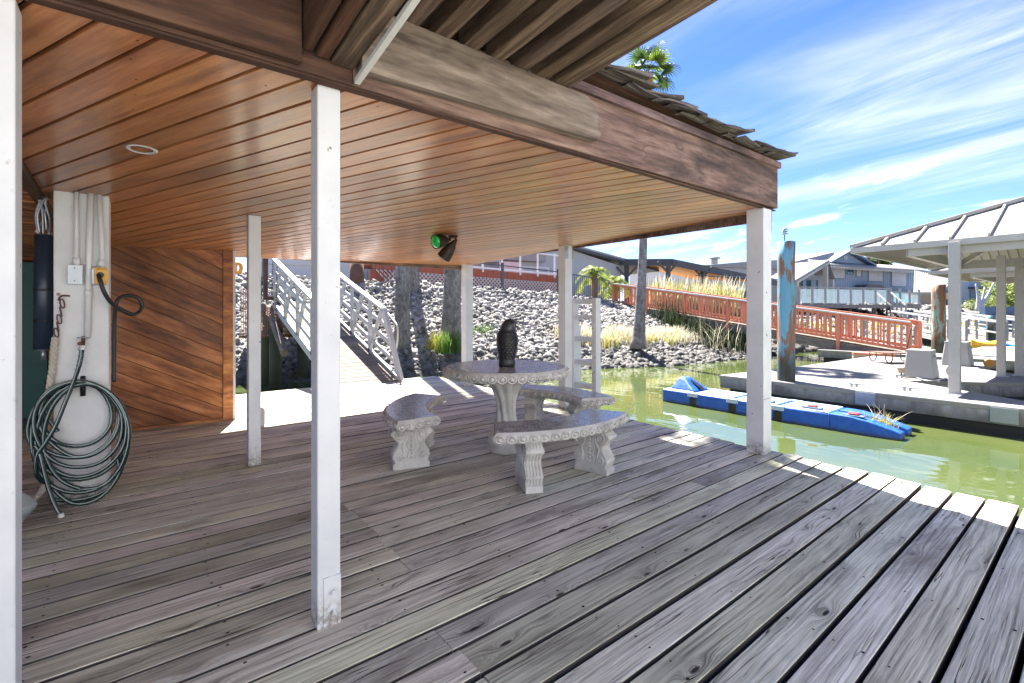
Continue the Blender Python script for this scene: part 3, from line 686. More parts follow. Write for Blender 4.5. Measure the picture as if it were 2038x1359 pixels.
def conduit(pts, r, name='conduit'):
    m = MB(); m.tube(pts, r, 10)
    return m.build(name, M['pvc'], colm)
yc = CY-.022; x1, x2, x3 = colx(153), colx(178), colx(203)
ztop = hz(-.86, CY)
conduit([(x1, yc, ztop), (x1, yc, colz(532))], .0135); conduit([(x2+.008, yc, ztop), (x2, yc, colz(500)), (x2-.008, yc, colz(672))], .018)
conduit([(x3-.012, yc, ztop), (x3, yc, colz(480)), (x3+.002, yc, colz(532))], .0135)
for x, a, b in ((x1, 514, 529), (x3, 516, 529), (x2-.004, 577, 590)):
    m = MB(); m.tube([(x, yc, colz(a)), (x, yc, colz(b))], .0205, 12); m.build('conduit_coupling', M['pvc'], colm)
m = MB(); m.tube([(x1+.02, yc, colz(524)), (x3-.03, yc, colz(528))], .007, 8); m.build('conduit', M['pvc'], colm)
jb = thing('junction_box', 'grey metal junction box under the left conduit on the column', 'electrical box', (colx(150), CY, colz(547)))
m = MB(); m.box(colx(137), CY-.045, colz(565), colx(165), CY-.0005, colz(530)); m.build('body', M['galv'], jb, bevel=.003)
m = MB(); m.box(colx(137)-.002, CY-.049, colz(566), colx(165)+.002, CY-.0455, colz(529)); m.build('cover', M['galv'], jb, bevel=.001)
for z in (colz(535), colz(560)):
    m = MB(); m.tube([(colx(150), CY-.049, z), (colx(150), CY-.052, z)], .004, 8); m.build('screw', M['black'], jb)
ob = thing('power_outlet', 'yellow weatherproof shore power outlet on the column with a cord plugged in', 'outlet', (x3, CY, colz(548)))
m = MB(); m.box(colx(183), CY-.05, colz(566), colx(212), CY-.0005, colz(534)); m.build('back_box', M['galv'], ob, bevel=.003)
m = MB(); m.box(colx(188), CY-.058, colz(565), colx(215), CY-.0505, colz(532)); m.build('cover', M['yellow'], ob, bevel=.002)
m = MB(); m.tube([(colx(193), CY-.064, colz(534)), (colx(212), CY-.064, colz(534))], .006, 8); m.build('hinge', M['yellow'], ob)
m = MB(); m.tube([(x3+.002, CY-.058, colz(548)), (x3+.002, CY-.075, colz(548))], .037, 20); m.build('socket_ring', M['yellow'], ob)
m = MB(); m.tube([(x3-.004, CY-.075, colz(547)), (x3-.004, CY-.10, colz(547))], .018, 12); m.build('plug', M['black'], ob)
def smooth(pts, k=8):
    pts = [Vector(p) for p in pts]; out = []; n = len(pts)
    for i in range(n-1):
        a, b, c, d = pts[max(i-1, 0)], pts[i], pts[i+1], pts[min(i+2, n-1)]
        for j in range(k):
            t = j/k; out.append(.5*((2*b) + (c-a)*t + (2*a-5*b+4*c-d)*t*t + (3*b-a-3*c+d)*t**3))
    out.append(pts[-1]); return out
def cp(px, py, off=.1):     # point just in front of the column plane
    x = colx(px, CY-off); k = (px-1019)/950; d = RT.xy*k + FR.xy; t = (CY-off-CAM.y)/d.y; return Vector((x, CY-off, 1.25 + (617-py)/950*t))
cd = MB(); cd.tube(smooth([cp(196, 547, .10), cp(200, 560, .12), cp(206, 578, .12), cp(216, 596, .10), cp(228, 608, .07), cp(243, 617, .05), cp(262, 625, .03), cp(276, 622, .0), cp(283, 609, -.02), cp(276, 594, -.02), cp(256, 588, 0), cp(240, 592, .02), cp(231, 604, .04), cp(228, 640, .01), cp(227, 700, -.01), cp(227, 760, -.01)], 8), .0125, 10)
tag(cd.build('shore_cable', M['black']), 'thick black power cord looping out of the yellow outlet', 'cord')
# hose bib at the end of the conduit + hose
tapz = colz(680); tp_ = thing('water_tap', 'small brass tap at the end of the middle conduit', 'tap', (colx(165), CY, tapz))
m = MB(); m.tube([cp(166, 670, .03), cp(165, 688, .05)], .011, 10); m.tube([cp(163, 682, .06), cp(158, 684, .09)], .012, 8); m.build('body', M['rust'], tp_)
m = MB(); m.tube([cp(153, 672, .04), cp(177, 672, .04)], .004, 6); m.build('handle', M['galv'], tp_)
hose = thing('garden_hose', 'dark green garden hose coiled on the front of the white column', 'hose', (cxm, CY-.1, .4))
hp = smooth([cp(163, 692, .07), cp(162, 708, .07), cp(157, 730, .08), cp(146, 762, .15), cp(130, 800, .19), cp(112, 845, .20), cp(92, 880, .20), cp(75, 905, .19), cp(72, 935, .17), cp(80, 955, .15), cp(98, 962, .13)], 8)
loops = [  # centre px, centre py, rx, ry
 (157, 818, 62, 58), (155, 824, 70, 66), (158, 832, 78, 74), (152, 838, 88, 80), (160, 846, 90, 86), (154, 853, 97, 93), (160, 862, 96, 100), (158, 872, 99, 112), (160, 882, 88, 118), (172, 870, 84, 106)]
pts = []
for i, (a, b, rx, ry) in enumerate(loops):
    nx_ = loops[min(i+1, len(loops)-1)]
    for k in range(20):
        t = k/20; ang = -PI/2*1 - PI*.75 + 2*PI*t
        A, B, RX, RY = (lerp(u, v, t) for u, v in zip((a, b, rx, ry), nx_))
        low = max(0, math.sin(ang)); wob = 3*math.sin(ang*2+i*1.7)
        py = B + math.sin(ang)*(RY + (6*math.sin(i*2.1) if low else 0)) ; px = A + math.cos(ang)*(RX+wob)
        pts.append(cp(px, py, .045 + .014*(i % 5) + .05*low*(.5+.5*math.sin(i*1.3))))
hp2 = smooth(pts[::2], 4)
hm = MB(); hm.tube(hp, .0118, 9); hm.tube(hp2, .0118, 9)
last = smooth([cp(98, 962, .13), cp(74, 930, .14), cp(70, 890, .17), cp(80, 905, .19), cp(95, 965, .2), cp(107, 1000, .22), cp(120, 1024, .24)], 8); hm.tube(last, .0118, 9)
tail = smooth([cp(232, 905, .08), cp(236, 935, .08), cp(215, 972, .07), cp(180, 990, .06), cp(140, 996, .07), cp(100, 994, .06)], 8); hm.tube(tail, .0115, 9)
hm.build('tube', M['hose'], hose)
st = MB()
for path in (hp, hp2, last, tail): st.tube([p + Vector((-.003, -.0095, .005)) for p in path], .0036, 5)
st.build('stripe', M['hosestripe'], hose)
m = MB(); m.tube([cp(120, 1022, .24), cp(123, 1032, .245)], .016, 12); m.tube([cp(123, 1032, .245), cp(125, 1036, .246)], .013, 12); m.build('end_cap', M['whitedirty'], hose)
m = MB()
cc = smooth([cp(162, 690, .07), cp(160, 712, .07), cp(157, 728, .075)], 20)
m.tube([p + Vector((math.cos(i*1.9), math.sin(i*1.9), 0))*.0155 for i, p in enumerate(cc)], .0022, 5); m.build('coil_guard', M['galv'], hose)
m = MB(); m.tube([cp(164, 688, .06), cp(163, 697, .07)], .017, 8); m.build('coupling', M['pvc'], hose)
m = MB(); m.tube([cp(165, 756, .0), cp(165, 760, .12)], .013, 8); m.tube([cp(165, 748, .0), cp(165, 788, .012)], .014, 8); tag(m.build('hose_hook', M['black']), 'black hook bolted to the column holding the hose coil', 'hook')
# chain and rope
ch = thing('rusty_chain', 'short rusty chain hanging from an eye on the column', 'chain', (colx(120), CY, colz(600)))
m = MB(); m.tube(smooth([cp(138, 589, .0), cp(128, 588, .03), cp(120, 590, .04), cp(116, 598, .04)], 4), .006, 7); m.build('eye', M['rust'], ch)
def link(c, dx, dz, flat, k):
    m = MB(); pts = []
    for i in range(14):
        a = 2*PI*i/14; u = math.cos(a)*.010; v = math.sin(a)*.030
        ax = Vector((dx, 0, dz)).normalized(); sd_ = Vector((0, 1, 0)) if flat else ax.cross(Vector((0, 1, 0)))
        pts.append(Vector(c) + ax*v + sd_*u)
    m.tube(pts, .0045, 6, closed=True); return m.build('link', M['rust'], ch)
for i, (px, py) in enumerate([(124, 604), (121, 620), (118, 635), (115, 650), (112, 662)]): link(cp(px, py, .035), -.15, 1, i % 2, i)
rp = MB(); path = smooth([cp(110, 672, .035), cp(107, 700, .035), cp(104, 735, .03), cp(99, 770, .02), cp(92, 820, .0), cp(90, 900, .0), cp(92, 950, .05), cp(84, 975, .08), cp(66, 995, .12), cp(46, 1009, .15)], 10)
for s in range(3):
    rp.tube([p + Vector((math.cos(i*.75+s*2.09), math.sin(i*.75+s*2.09), 0))*.0105 for i, p in enumerate(path)], .0105, 6)
tag(rp.build('mooring_rope', M['rope']), 'cream twisted rope hanging from the chain down to the deck', 'rope')
# navy padded cylinder and tangle
cyl = thing('padded_roller', 'navy vinyl wrapped cylinder hanging left of the white column', 'fender', (colx(88), CY+.1, 1.2))
m = MB(); a = cp(88, 468, -.1); b = cp(86, 695, -.1); m.tube([a, b], .047, 18); m.build('sleeve', M['navy'], cyl)
m = MB(); m.tube([b, cp(87, 716, -.1)], .013, 10); m.tube([b, b-Vector((0,0,.006))], .03, 12); m.build('pin', M['galv'], cyl)
for py in (575, 636):
    m = MB(); c = cp(87, py, -.1); m.tube([c, c-Vector((0,0,.012))], .049, 18); m.build('band', M['black'], cyl)
m = MB()
for k in range(9):
    a = cp(random.uniform(74, 92), random.uniform(385, 405), -.1); b = cp(random.uniform(68, 98), random.uniform(455, 468), -.1); mid = (a+b)/2 + Vector((random.uniform(-.03, .03), random.uniform(-.03, .03), 0)); m.tube(smooth([a, mid, b], 5), random.uniform(.003, .008), 6)
m.tube(smooth([cp(38, 345, -.1), cp(60, 352, -.1), cp(84, 392, -.1), cp(98, 396, -.1)], 5), .004, 6)
tag(m.build('silver_cord', M['galv']), 'tangled silvery cords above the navy cylinder', 'cord')

# ================================================================ DIAGONAL WOOD WALL, DOOR, DARK CORNER
ww = thing('wood_wall', 'diagonal stained cedar board wall behind the white column', 'wall', (-.9, 4.5, 0))
WA = Vector((-1.25, 4.502)); WB = Vector((.275, 4.36)); wl = (WB-WA).length; wd = (WB-WA).normalized(); wn = Vector((wd.y, -wd.x)); ang = math.atan2(wd.y, wd.x)
def wpt(s, z, o): p = WA + wd*s + wn*o; return (p.x, p.y, z)
def wz(s): p = WA + wd*s; return hz(max(p.x, EX0), p.y) - .005
H_ = [Vector((0, 0)), Vector((wl-.09, 0)), Vector((wl-.09, wz(wl))), Vector((0, wz(0)))]
dd = Vector((math.cos(R(-27)), math.sin(R(-27)))); nn = Vector((-dd.y, dd.x)); q = -.2
while q < 3.4:
    poly = clip(clip(H_, nn, q+.003, 1), nn, q+.137, -1)
    if len(poly) > 2:
        a0 = poly[0]; m = MB(); th = random.uniform(.017, .0195)
        def wl_(p, o): dx = p - a0; return (dx.dot(dd), -o, dx.dot(nn))
        n = len(poly); m.add([wl_(p, 0) for p in poly] + [wl_(p, th) for p in poly], [tuple(range(n)), tuple(range(2*n-1, n-1, -1))] + [(i, (i+1) % n, n+(i+1) % n, n+i) for i in range(n)])
        me = m.mesh('wall_board', M['wallwood']); o = piece('wall_board', me, ww, wpt(a0.x, a0.y, 0)); o.rotation_mode = 'XYZ'
        # local x along the board (tilted in the wall plane), y out of the wall
        o.matrix_basis = Matrix.Translation(o.location) @ Matrix.Rotation(ang, 4, 'Z') @ Matrix.Rotation(R(27), 4, 'Y')
    q += .140
m = MB(); m.prism([(0,0),(wl,0),(wl,wz(wl)),(0,wz(0))], -.001, -.10, wpt); m.build('wall_core', M['groove'], ww)
m = MB(); m.prism([(wl-.088,0),(wl+.01,0),(wl+.01,wz(wl)),(wl-.088,wz(wl))], 0, .035, wpt); m.build('corner_board', M['wallwood'], ww, bevel=.003)
m = MB(); m.prism([(wl+.011,0),(wl+.035,0),(wl+.035,wz(wl)),(wl+.011,wz(wl))], -.1, .03, wpt); m.build('corner_trim', M['whitedirty'], ww)
m = MB(); m.prism([(0,.0),(wl-.09,.0),(wl-.09,.03),(0,.03)], .02, .045, wpt); m.build('base_strip', M['wallwood'], ww)
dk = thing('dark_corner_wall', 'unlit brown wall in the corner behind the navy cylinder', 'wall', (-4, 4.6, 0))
m = MB(); m.box(-5.0, 5.95, 0, -1.2, 5.99, 2.05); m.box(-5.05, .5, 0, -5.0, 5.9, 2.2); m.box(-1.25, 4.62, 0, -1.2, 5.94, 2.05); m.build('panel', M['darkwood'], dk)  # last box: hidden panel added to keep the far deck's sunlight out
dr = thing('teal_door', 'dark teal painted door in the shadow at the far left', 'door', (-3.3, 3.4, 0))
A_ = P(20, 831, 5.40); B_ = P(74, 831, 5.53); ddv = Vector((B_.x-A_.x, B_.y-A_.y, 0)).normalized(); nrm_ = Vector((ddv.y, -ddv.x, 0)); A_.z = 0
def dpt(s, z, o): return A_ + ddv*s + nrm_*o + Vector((0,0,z))
m = MB(); m.prism([(-.5, .02), (.31, .02), (.31, 1.80), (-.5, 1.80)], 0, .04, dpt); m.build('slab', M['teal'], dr, bevel=.004)
m = MB(); m.prism([(.37, .02), (.7, .02), (.7, 1.7), (.37, 1.7)], -.05, -.01, dpt); m.build('second_leaf', M['teal'], dr, bevel=.004)
for z in (.35, .95, 1.5):
    m = MB(); m.prism([(.285, z), (.365, z), (.365, z+.1), (.285, z+.1)], .041, .05, dpt); m.build('hinge', M['black'], dr)
# grey tub behind the cropped post
tb = thing('plastic_tub', 'pale grey rounded plastic tub edge behind the cropped left post', 'tub', (-1.35, 1.2, 0))
c0 = W(5, 1100, 0); m = MB()
prof = [(.05, .0), (.08, .015), (.18, .13), (.225, .19), (.235, .215), (.225, .235), (.16, .31), (.10, .335)]
m.lathe(prof, 20, (c0.x-.13, c0.y+.02, 0), fn=lambda a, z, r: r*(1+.10*abs(math.cos(2*a))**3), cap=True); m.build('body', plain('grey green plastic', (.30,.34,.335), .35), tb)
m = MB(); c1 = W(28, 1300, 0); m.tube([(c1.x-.06, c1.y, .04), (c1.x+.012, c1.y, .04)], .04, 12); m.box(c1.x-.05, c1.y-.03, .08, c1.x+.005, c1.y+.03, .2)
tag(m.build('navy_fitting', M['navy']), 'small dark blue fitting at the foot of the cropped left post', 'fitting')

# ================================================================ LAMPS ON THE CEILING
def ceil_frame(x, y):
    e1 = Vector((1, 0, hz(x+.05, y)/.1 - hz(x-.05, y)/.1)).normalized(); e2 = Vector((0, 1, (hz(x, y+.05)-hz(x, y-.05))/.1)).normalized(); return e1, e2
for (x, y), lab in (((-.56, 1.18), 'round recessed downlight in the ceiling near the nearest post'), ((-.36, 3.55), 'small far recessed downlight in the ceiling above the wood wall')):
    t = thing('downlight', lab, 'downlight', (x, y, hz(x, y)), 0, 'recessed ceiling downlights'); z = hz(x, y)
    sl = math.atan(-(.048-.0055*x)); 
    def ring(r, dz): return [(x+r*math.cos(a), y+r*math.sin(a)*math.cos(sl), hz(x, y)+r*math.sin(a)*math.sin(sl)+dz) for a in [2*PI*k/28 for k in range(28)]]
    m = MB(); m.loft([ring(.047, -.001), ring(.054, -.006), ring(.063, -.006), ring(.067, -.0005)], cap=False); m.build('trim_ring', M['pvc'], t)
    m = MB(); m.loft([ring(.047, -.0012), ring(.04, -.0016), ring(.02, -.0018)], cap=True); m.build('baffle', M['groove'], t)
sx, sy = 2.04, 2.42; szc = hz(sx, sy)
sl_ = thing('twin_spotlight', 'bronze twin floodlight on the ceiling with one green lens', 'spotlight', (sx, sy, szc))
m = MB(); m.lathe([(.038, -.038), (.048, -.028), (.06, -.006), (.06, 0)], 24, (sx, sy, szc)); m.build('canopy', M['bronze'], sl_)
def lamp(base, knee, tip, lens):
    base, knee, tip = Vector(base), Vector(knee), Vector(tip); m = MB(); m.tube([base, knee], .009, 8); m.tube([knee - Vector((.012, 0, 0)), knee + Vector((.012, 0, 0))], .013, 10); m.build('arm', M['bronze'], sl_)
    d = (tip-knee).normalized(); L_ = (tip-knee).length
    m = MB(); prof = [(0, .014), (.10, .024), (.22, .033), (.3, .047), (.42, .054), (.5, .059), (.62, .066), (1.0, .075)]
    m.tube([knee + d*L_*s for s, r in prof], [r for s, r in prof], 22, cap=False)
    m.tube([knee + d*L_*s for s, r in ((1.0, 0), (.8, 0))], [.0745, .06], 22, cap=False); m.build('shade', M['bronze'], sl_)
    m = MB(); m.tube([knee + d*L_*s for s in (.90, 1.0, 1.06, 1.10)], [.068, .069, .05, .014], 20); m.build('lens', M['greenlens'] if lens else M['glass'], sl_)
cpos = Vector((sx, sy, szc-.038))
lamp(cpos - RT*.03, cpos - RT*.035 - Vector((0,0,.015)), cpos - RT*.165 - FR*.14 - Vector((0,0,.06)), True)
lamp(cpos + RT*.03, cpos + RT*.03 - Vector((0,0,.02)), cpos - RT*.105 + FR*.03 - Vector((0,0,.205)), False)

# ================================================================ CONCRETE TABLE AND BENCHES
def egg(m, c, t, o, s=1.0):        # one egg ornament: c centre, t tangent, o outward
    c = Vector(c); t = Vector(t).normalized(); o = Vector(o).normalized(); u = t.cross(o).normalized()
    if u.z < 0: u = -u
    pts = [c + t*.030*s*math.cos(a) + u*.026*s*math.sin(a) + o*.003 for a in [2*PI*k/14 for k in range(14)]]
    m.tube(pts, .0062*s, 5, closed=True)
    rings = []
    for lvl, rr in ((0, 1), (.009, .8), (.015, .45), (.017, .05)):
        rings.append([c + o*(lvl-.001) + t*.020*s*rr*math.cos(a) + u*.018*s*rr*math.sin(a) for a in [2*PI*k/10 for k in range(10)]])
    m.loft(rings)
def mosaic(mb, cells):
    for q4 in cells:
        c = sum((Vector(p) for p in q4), Vector((0,0,0)))/4; top = [c + (Vector(p)-c)*.93 + Vector((0,0,.0025)) for p in q4]
        mb.add([*q4, *top], [(4,5,6,7),(0,1,5,4),(1,2,6,5),(2,3,7,6),(3,0,4,7)])
tbl = thing('round_table', 'round cast concrete pedestal table with polished mosaic top', 'table', (2.0, 1.5, 0)); TX, TY = 2.025, 1.48
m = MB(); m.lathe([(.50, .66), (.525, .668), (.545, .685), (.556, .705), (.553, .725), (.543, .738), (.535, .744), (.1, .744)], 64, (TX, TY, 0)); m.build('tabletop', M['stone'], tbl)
m = MB()
for k in range(44):
    a = 2*PI*k/44; egg(m, (TX+.550*math.cos(a), TY+.550*math.sin(a), .702), (-math.sin(a), math.cos(a), 0), (math.cos(a), math.sin(a), -.15), 1.12)
m.build('egg_moulding', M['stone'], tbl)
m = MB(); m.lathe([(.536, .7445), (.537, .749), (.3, .7495), (.01, .7495)], 64, (TX, TY, 0)); m.build('mosaic_bed', M['grout'], tbl)
m = MB(); cells = []; nr = 9
for i in range(nr):
    r0 = .03 + i*.0555; n = max(6, int(2*PI*(r0+.028)/.06))
    for k in range(n):
        a0 = 2*PI*k/n + i*.37; a1 = 2*PI*(k+1)/n + i*.37; j = lambda: random.uniform(-.006, .006)
        cells.append([(TX+(r)*math.cos(a)+(j() if 0 < i < 8 else 0), TY+r*math.sin(a)+(j() if 0 < i < 8 else 0), .7497) for r, a in ((r0, a0), (r0+.054, a0), (r0+.054, a1), (r0, a1))])
mosaic(m, cells); m.build('mosaic_tile', M['tile'], tbl, stuff=True)
def tw(a, z, r): 
    if z < .13 or z > .635: return r
    return r*(1 + .10*math.sin(8*(a + (z-.13)*1.6)))
m = MB(); pr = [(.165, 0), (.172, .01), (.172, .04), (.166, .055), (.17, .07), (.172, .09), (.155, .115), (.135, .125)]
pr += [(.128 - .045*math.sin(PI*min(1, t*1.05)) + .03*(t**4) - .006*t, .13 + t*.5) for t in [k/16 for k in range(17)]] + [(.175, .645), (.21, .662)]
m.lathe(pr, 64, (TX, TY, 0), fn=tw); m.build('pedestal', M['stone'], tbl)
# bench prototype: arc centre at the origin, bowed outward along +x
RI, RO, HA = .83, 1.19, R(32)
def arc_outline(o, n=22):
    pts = []
    for k in range(n+1): a = lerp(-HA - o/1.0, HA + o/1.0, k/n); pts.append(((RO+o)*math.cos(a), (RO+o)*math.sin(a)))
    for k in range(n+1): a = lerp(HA + o/1.0, -HA - o/1.0, k/n); pts.append(((RI-o)*math.cos(a), (RI-o)*math.sin(a)))
    return pts
def make_bench():
    t = thing('curved_bench', 'x', 'bench')
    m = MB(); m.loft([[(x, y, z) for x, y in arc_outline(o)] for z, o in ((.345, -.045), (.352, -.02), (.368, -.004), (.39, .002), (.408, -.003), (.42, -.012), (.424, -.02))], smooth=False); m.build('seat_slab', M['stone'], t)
    m = MB(); m.loft([[(x, y, z) for x, y in arc_outline(o)] for z, o in ((.4245, -.017), (.429, -.0175))], smooth=False); m.build('mosaic_bed', M['grout'], t)
    m = MB(); cells = []; nr, na = 5, 22
    g_ = [[(lerp(RI+.022, RO-.022, i/nr), lerp(-HA+.02, HA-.02, (k + (.5 if i % 2 and 0 < k < na else 0)*.0)/na)) for k in range(na+1)] for i in range(nr+1)]
    J = {}
    for i in range(nr+1):
        for k in range(na+1):
            r, a = g_[i][k]
            if 0 < i < nr: r += random.uniform(-.017, .017)
            if 0 < k < na: a += random.uniform(-.013, .013)
            J[i, k] = (r*math.cos(a), r*math.sin(a), .4292)
    for i in range(nr):
        for k in range(na): cells.append([J[i, k], J[i+1, k], J[i+1, k+1], J[i, k+1]])
    mosaic(m, cells); m.build('mosaic_tile', M['tile'], t, stuff=True)
    m = MB(); o = arc_outline(.0)
    n = 22; R1 = RO-.003
    cnt = 17
    for k in range(cnt):
        a = lerp(-HA+.035, HA-.035, k/(cnt-1)); egg(m, (R1*math.cos(a), R1*math.sin(a), .386), (-math.sin(a), math.cos(a), 0), (math.cos(a), math.sin(a), -.25))
    cnt = 12
    for k in range(cnt):
        a = lerp(-HA+.05, HA-.05, k/(cnt-1)); egg(m, ((RI+.003)*math.cos(a), (RI+.003)*math.sin(a), .386), (math.sin(a), -math.cos(a), 0), (-math.cos(a), -math.sin(a), -.25))
    for s in (-1, 1):
        a = s*(HA-.002)
        for k in range(5):
            r = lerp(RI+.04, RO-.04, k/4); egg(m, (r*math.cos(a), r*math.sin(a), .386), (math.cos(a), math.sin(a), 0), (-s*math.sin(a), s*math.cos(a), -.25))
    m.build('egg_moulding', M['stone'], t)
    prof = [(.0,.145),(.045,.145),(.052,.130),(.075,.133),(.10,.142),(.13,.138),(.155,.122),(.18,.106),(.205,.100),(.225,.108),(.245,.128),(.27,.145),(.295,.148),(.315,.138),(.325,.125),(.346,.125)]
    for s in (-1, 1):
        a = s*R(18); er = Vector((math.cos(a), math.sin(a), 0)); et = Vector((-math.sin(a), math.cos(a), 0)); rc = 1.0; c = er*rc; T = .062
        poly = [(u, z) for z, u in prof] + [(-u, z) for z, u in reversed(prof)]
        f3 = lambda u, z, w: c + er*u + et*w + Vector((0,0,z))
        lg_ = MB(); lg_.prism(poly, -T, T, f3)
        # ribs on the narrow sides
        for sg in (-1, 1):
            for w in (-.045, -.022, 0, .022, .045): lg_.tube([f3(sg*(u-.001), z, w) for z, u in prof[2:-1]], .009, 6)
            lg_.tube([f3(sg*.142, .285, w) for w in (-.066, .066)], .022, 12); lg_.tube([f3(sg*.132, .105, w) for w in (-.064, .064)], .016, 12)
        L1 = lg_.build('leg', M['stone'], t, bevel=.003)
        # carved scrolls on the broad sides
        sc_ = MB()
        for sg in (-1, 1):
            for sd_ in (-1, 1):
                w = sd_*(T+.001)
                def spiral(cu, cz, r0, turns, st_, dr): return [f3(sg*(cu + (r0*(1-.85*i/34))*math.cos(st_ + dr*2*PI*turns*i/34)), cz + (r0*(1-.85*i/34))*math.sin(st_ + dr*2*PI*turns*i/34), w) for i in range(35)]
                sc_.tube(spiral(.088, .272, .043, 1.6, PI*.9, -1), .0085, 6); sc_.tube(spiral(.088, .11, .032, 1.5, -PI*.9, 1), .0075, 6)
                sc_.tube(smooth([f3(sg*.046, .285, w), f3(sg*.05, .235, w), f3(sg*.075, .19, w), f3(sg*.065, .15, w), f3(sg*.06, .12, w)], 5), .007, 6)
                sc_.tube(smooth([f3(sg*.03, .30, w), f3(sg*.022, .24, w), f3(sg*.04, .19, w), f3(sg*.02, .15, w), f3(sg*.034, .11, w), f3(sg*.02, .08, w)], 5), .0045, 5)
        for sd_ in (-1, 1):
            for z in (.30, .272, .25, .228, .2, .175, .15, .12, .09):
                cc_ = f3(0, z, sd_*(T+.001)); sc_.lathe([(.011*(1.2 if z in (.228, .15) else .8), -.006), (.011, .003), (.004, .012)], 7, tuple(cc_))
        sc_.build('scroll_relief', M['stone'], L1)
    return t
bench = make_bench()
def deck_xy(X, d): p = CAM + RT*X + FR*d; return p.x, p.y
spots = [((-.13, 4.36), (.535, -.845), 'front curved concrete bench nearest the camera with mosaic seat'),
         ((.10, 4.22), (-.99, -.10), 'left curved concrete bench nearest the nearest full white post'),
         ((-.16, 4.17), (.66, .75), 'far curved concrete bench behind the table, beside the ladder')]
for i, ((X, d), o_, lab) in enumerate(spots):
    b = bench if i == 0 else copy_tree(bench); x, y = deck_xy(X, d); od = RT*o_[0] + FR*o_[1]
    b.location = (x, y, .0); b.rotation_euler = (0, 0, math.atan2(od.y, od.x)); b['label'] = lab; b['group'] = 'curved concrete benches round the table'
# owl statue
ow = thing('owl_statue', 'black owl statue standing on the round mosaic table', 'statue', (TX, TY, .752)); oc = CAM + RT*(-.045) + FR*4.22; ox, oy = oc.x, oc.y
def orow(z, rx, ry, cx_=0, n=24, feather=0):
    out = []
    for k in range(n):
        a = 2*PI*k/n; q = 1 + feather*math.sin(a*11 + z*90); out.append(oc*0 + Vector((ox, oy, .752+z)) + RT*(cx_ + rx*q*math.cos(a)) + FR*(ry*q*math.sin(a)))
    return out
m = MB(); m.loft([orow(0, .068, .06), orow(.012, .074, .066), orow(.04, .074, .068), orow(.055, .070, .064), orow(.09, .075, .07, 0), orow(.13, .083, .077, .002), orow(.18, .091, .083, .003), orow(.23, .095, .085, .003), orow(.27, .092, .082, .002), orow(.30, .082, .074, -.001), orow(.315, .068, .064, -.002), orow(.322, .05, .05)], smooth=True); m.build('body', M['owl'], ow)
m = MB(); m.loft([orow(.302, .064, .062, .006), orow(.318, .073, .068, .008), orow(.345, .070, .068, .012), orow(.375, .062, .060, .016), orow(.40, .047, .046, .019), orow(.415, .026, .03, .02), orow(.42, .008, .008, .02)]); m.build('head', M['owl'], ow)
base = Vector((ox, oy, .752))
m = MB()
for s in (-1, 1): m.tube(smooth([base + RT*.075 + FR*(.018*s) + Vector((0,0,.372)), base + RT*.05 + FR*(.038*s) + Vector((0,0,.41)), base + RT*.02 + FR*(.048*s) + Vector((0,0,.418))], 4), [.006]+[.010]*7+[.003], 6)
m.build('ear_tuft', M['black'], ow)
m = MB(); m.tube([base + RT*.07 + Vector((0,0,.355)), base + RT*.092 + Vector((0,0,.352)), base + RT*.104 + Vector((0,0,.34))], [.013, .009, .001], 8); m.build('beak', M['black'], ow)
for s in (-1, 1):
    m = MB(); c = base + RT*.062 + FR*(.026*s) + Vector((0,0,.368)); m.tube([c - (RT+FR*s*.6)*.004, c + (RT+FR*s*.6)*.010], [.021, .017], 14); E1 = m.build('eye_disc', M['owlface'], ow)
    m = MB(); m.tube([c + (RT+FR*s*.6)*.010, c + (RT+FR*s*.6)*.014], [.009, .006], 10); m.build('pupil', M['black'], E1)
m = MB()
pts = [base + RT*(.004+.079*math.cos(a)) + FR*(.074*math.sin(a)) + Vector((0,0,.312-.014*math.cos(a))) for a in [2*PI*k/24 for k in range(24)]]
m.tube(pts, .0055, 6, closed=True); m.build('collar_ruff', M['black'], ow)
m = MB()          # overlapping carved feathers
for lvl in range(11):
    z = .29 - lvl*.022; sp_ = [(.075,.068,.300),(.092,.082,.27),(.095,.085,.23),(.091,.083,.18),(.083,.077,.13),(.075,.07,.09),(.072,.066,.05)]
    zz_ = max(.05, z); rx, ry = .09, .08
    for (a1, b1, z1), (a2, b2, z2) in zip(sp_[:-1], sp_[1:]):
        if z2 <= zz_ <= z1: t_ = (z1-zz_)/(z1-z2); rx, ry = lerp(a1, a2, t_), lerp(b1, b2, t_)
    for k in range(18):
        a = 2*PI*(k + .5*(lvl % 2))/18; c = base + RT*(.003 + rx*math.cos(a)) + FR*(ry*math.sin(a)) + Vector((0,0,z)); o = (RT*math.cos(a) + FR*math.sin(a)); tg = Vector((-o.y, o.x, 0))
        m.add([c - tg*.011 + Vector((0,0,.014)) + o*.0, c + tg*.011 + Vector((0,0,.014)) + o*.0, c + tg*.010 + o*.009, c - Vector((0,0,.016)) + o*.013, c - tg*.010 + o*.009], [(0,1,2,3,4)])
m.build('feather', M['owl'], ow, stuff=True)

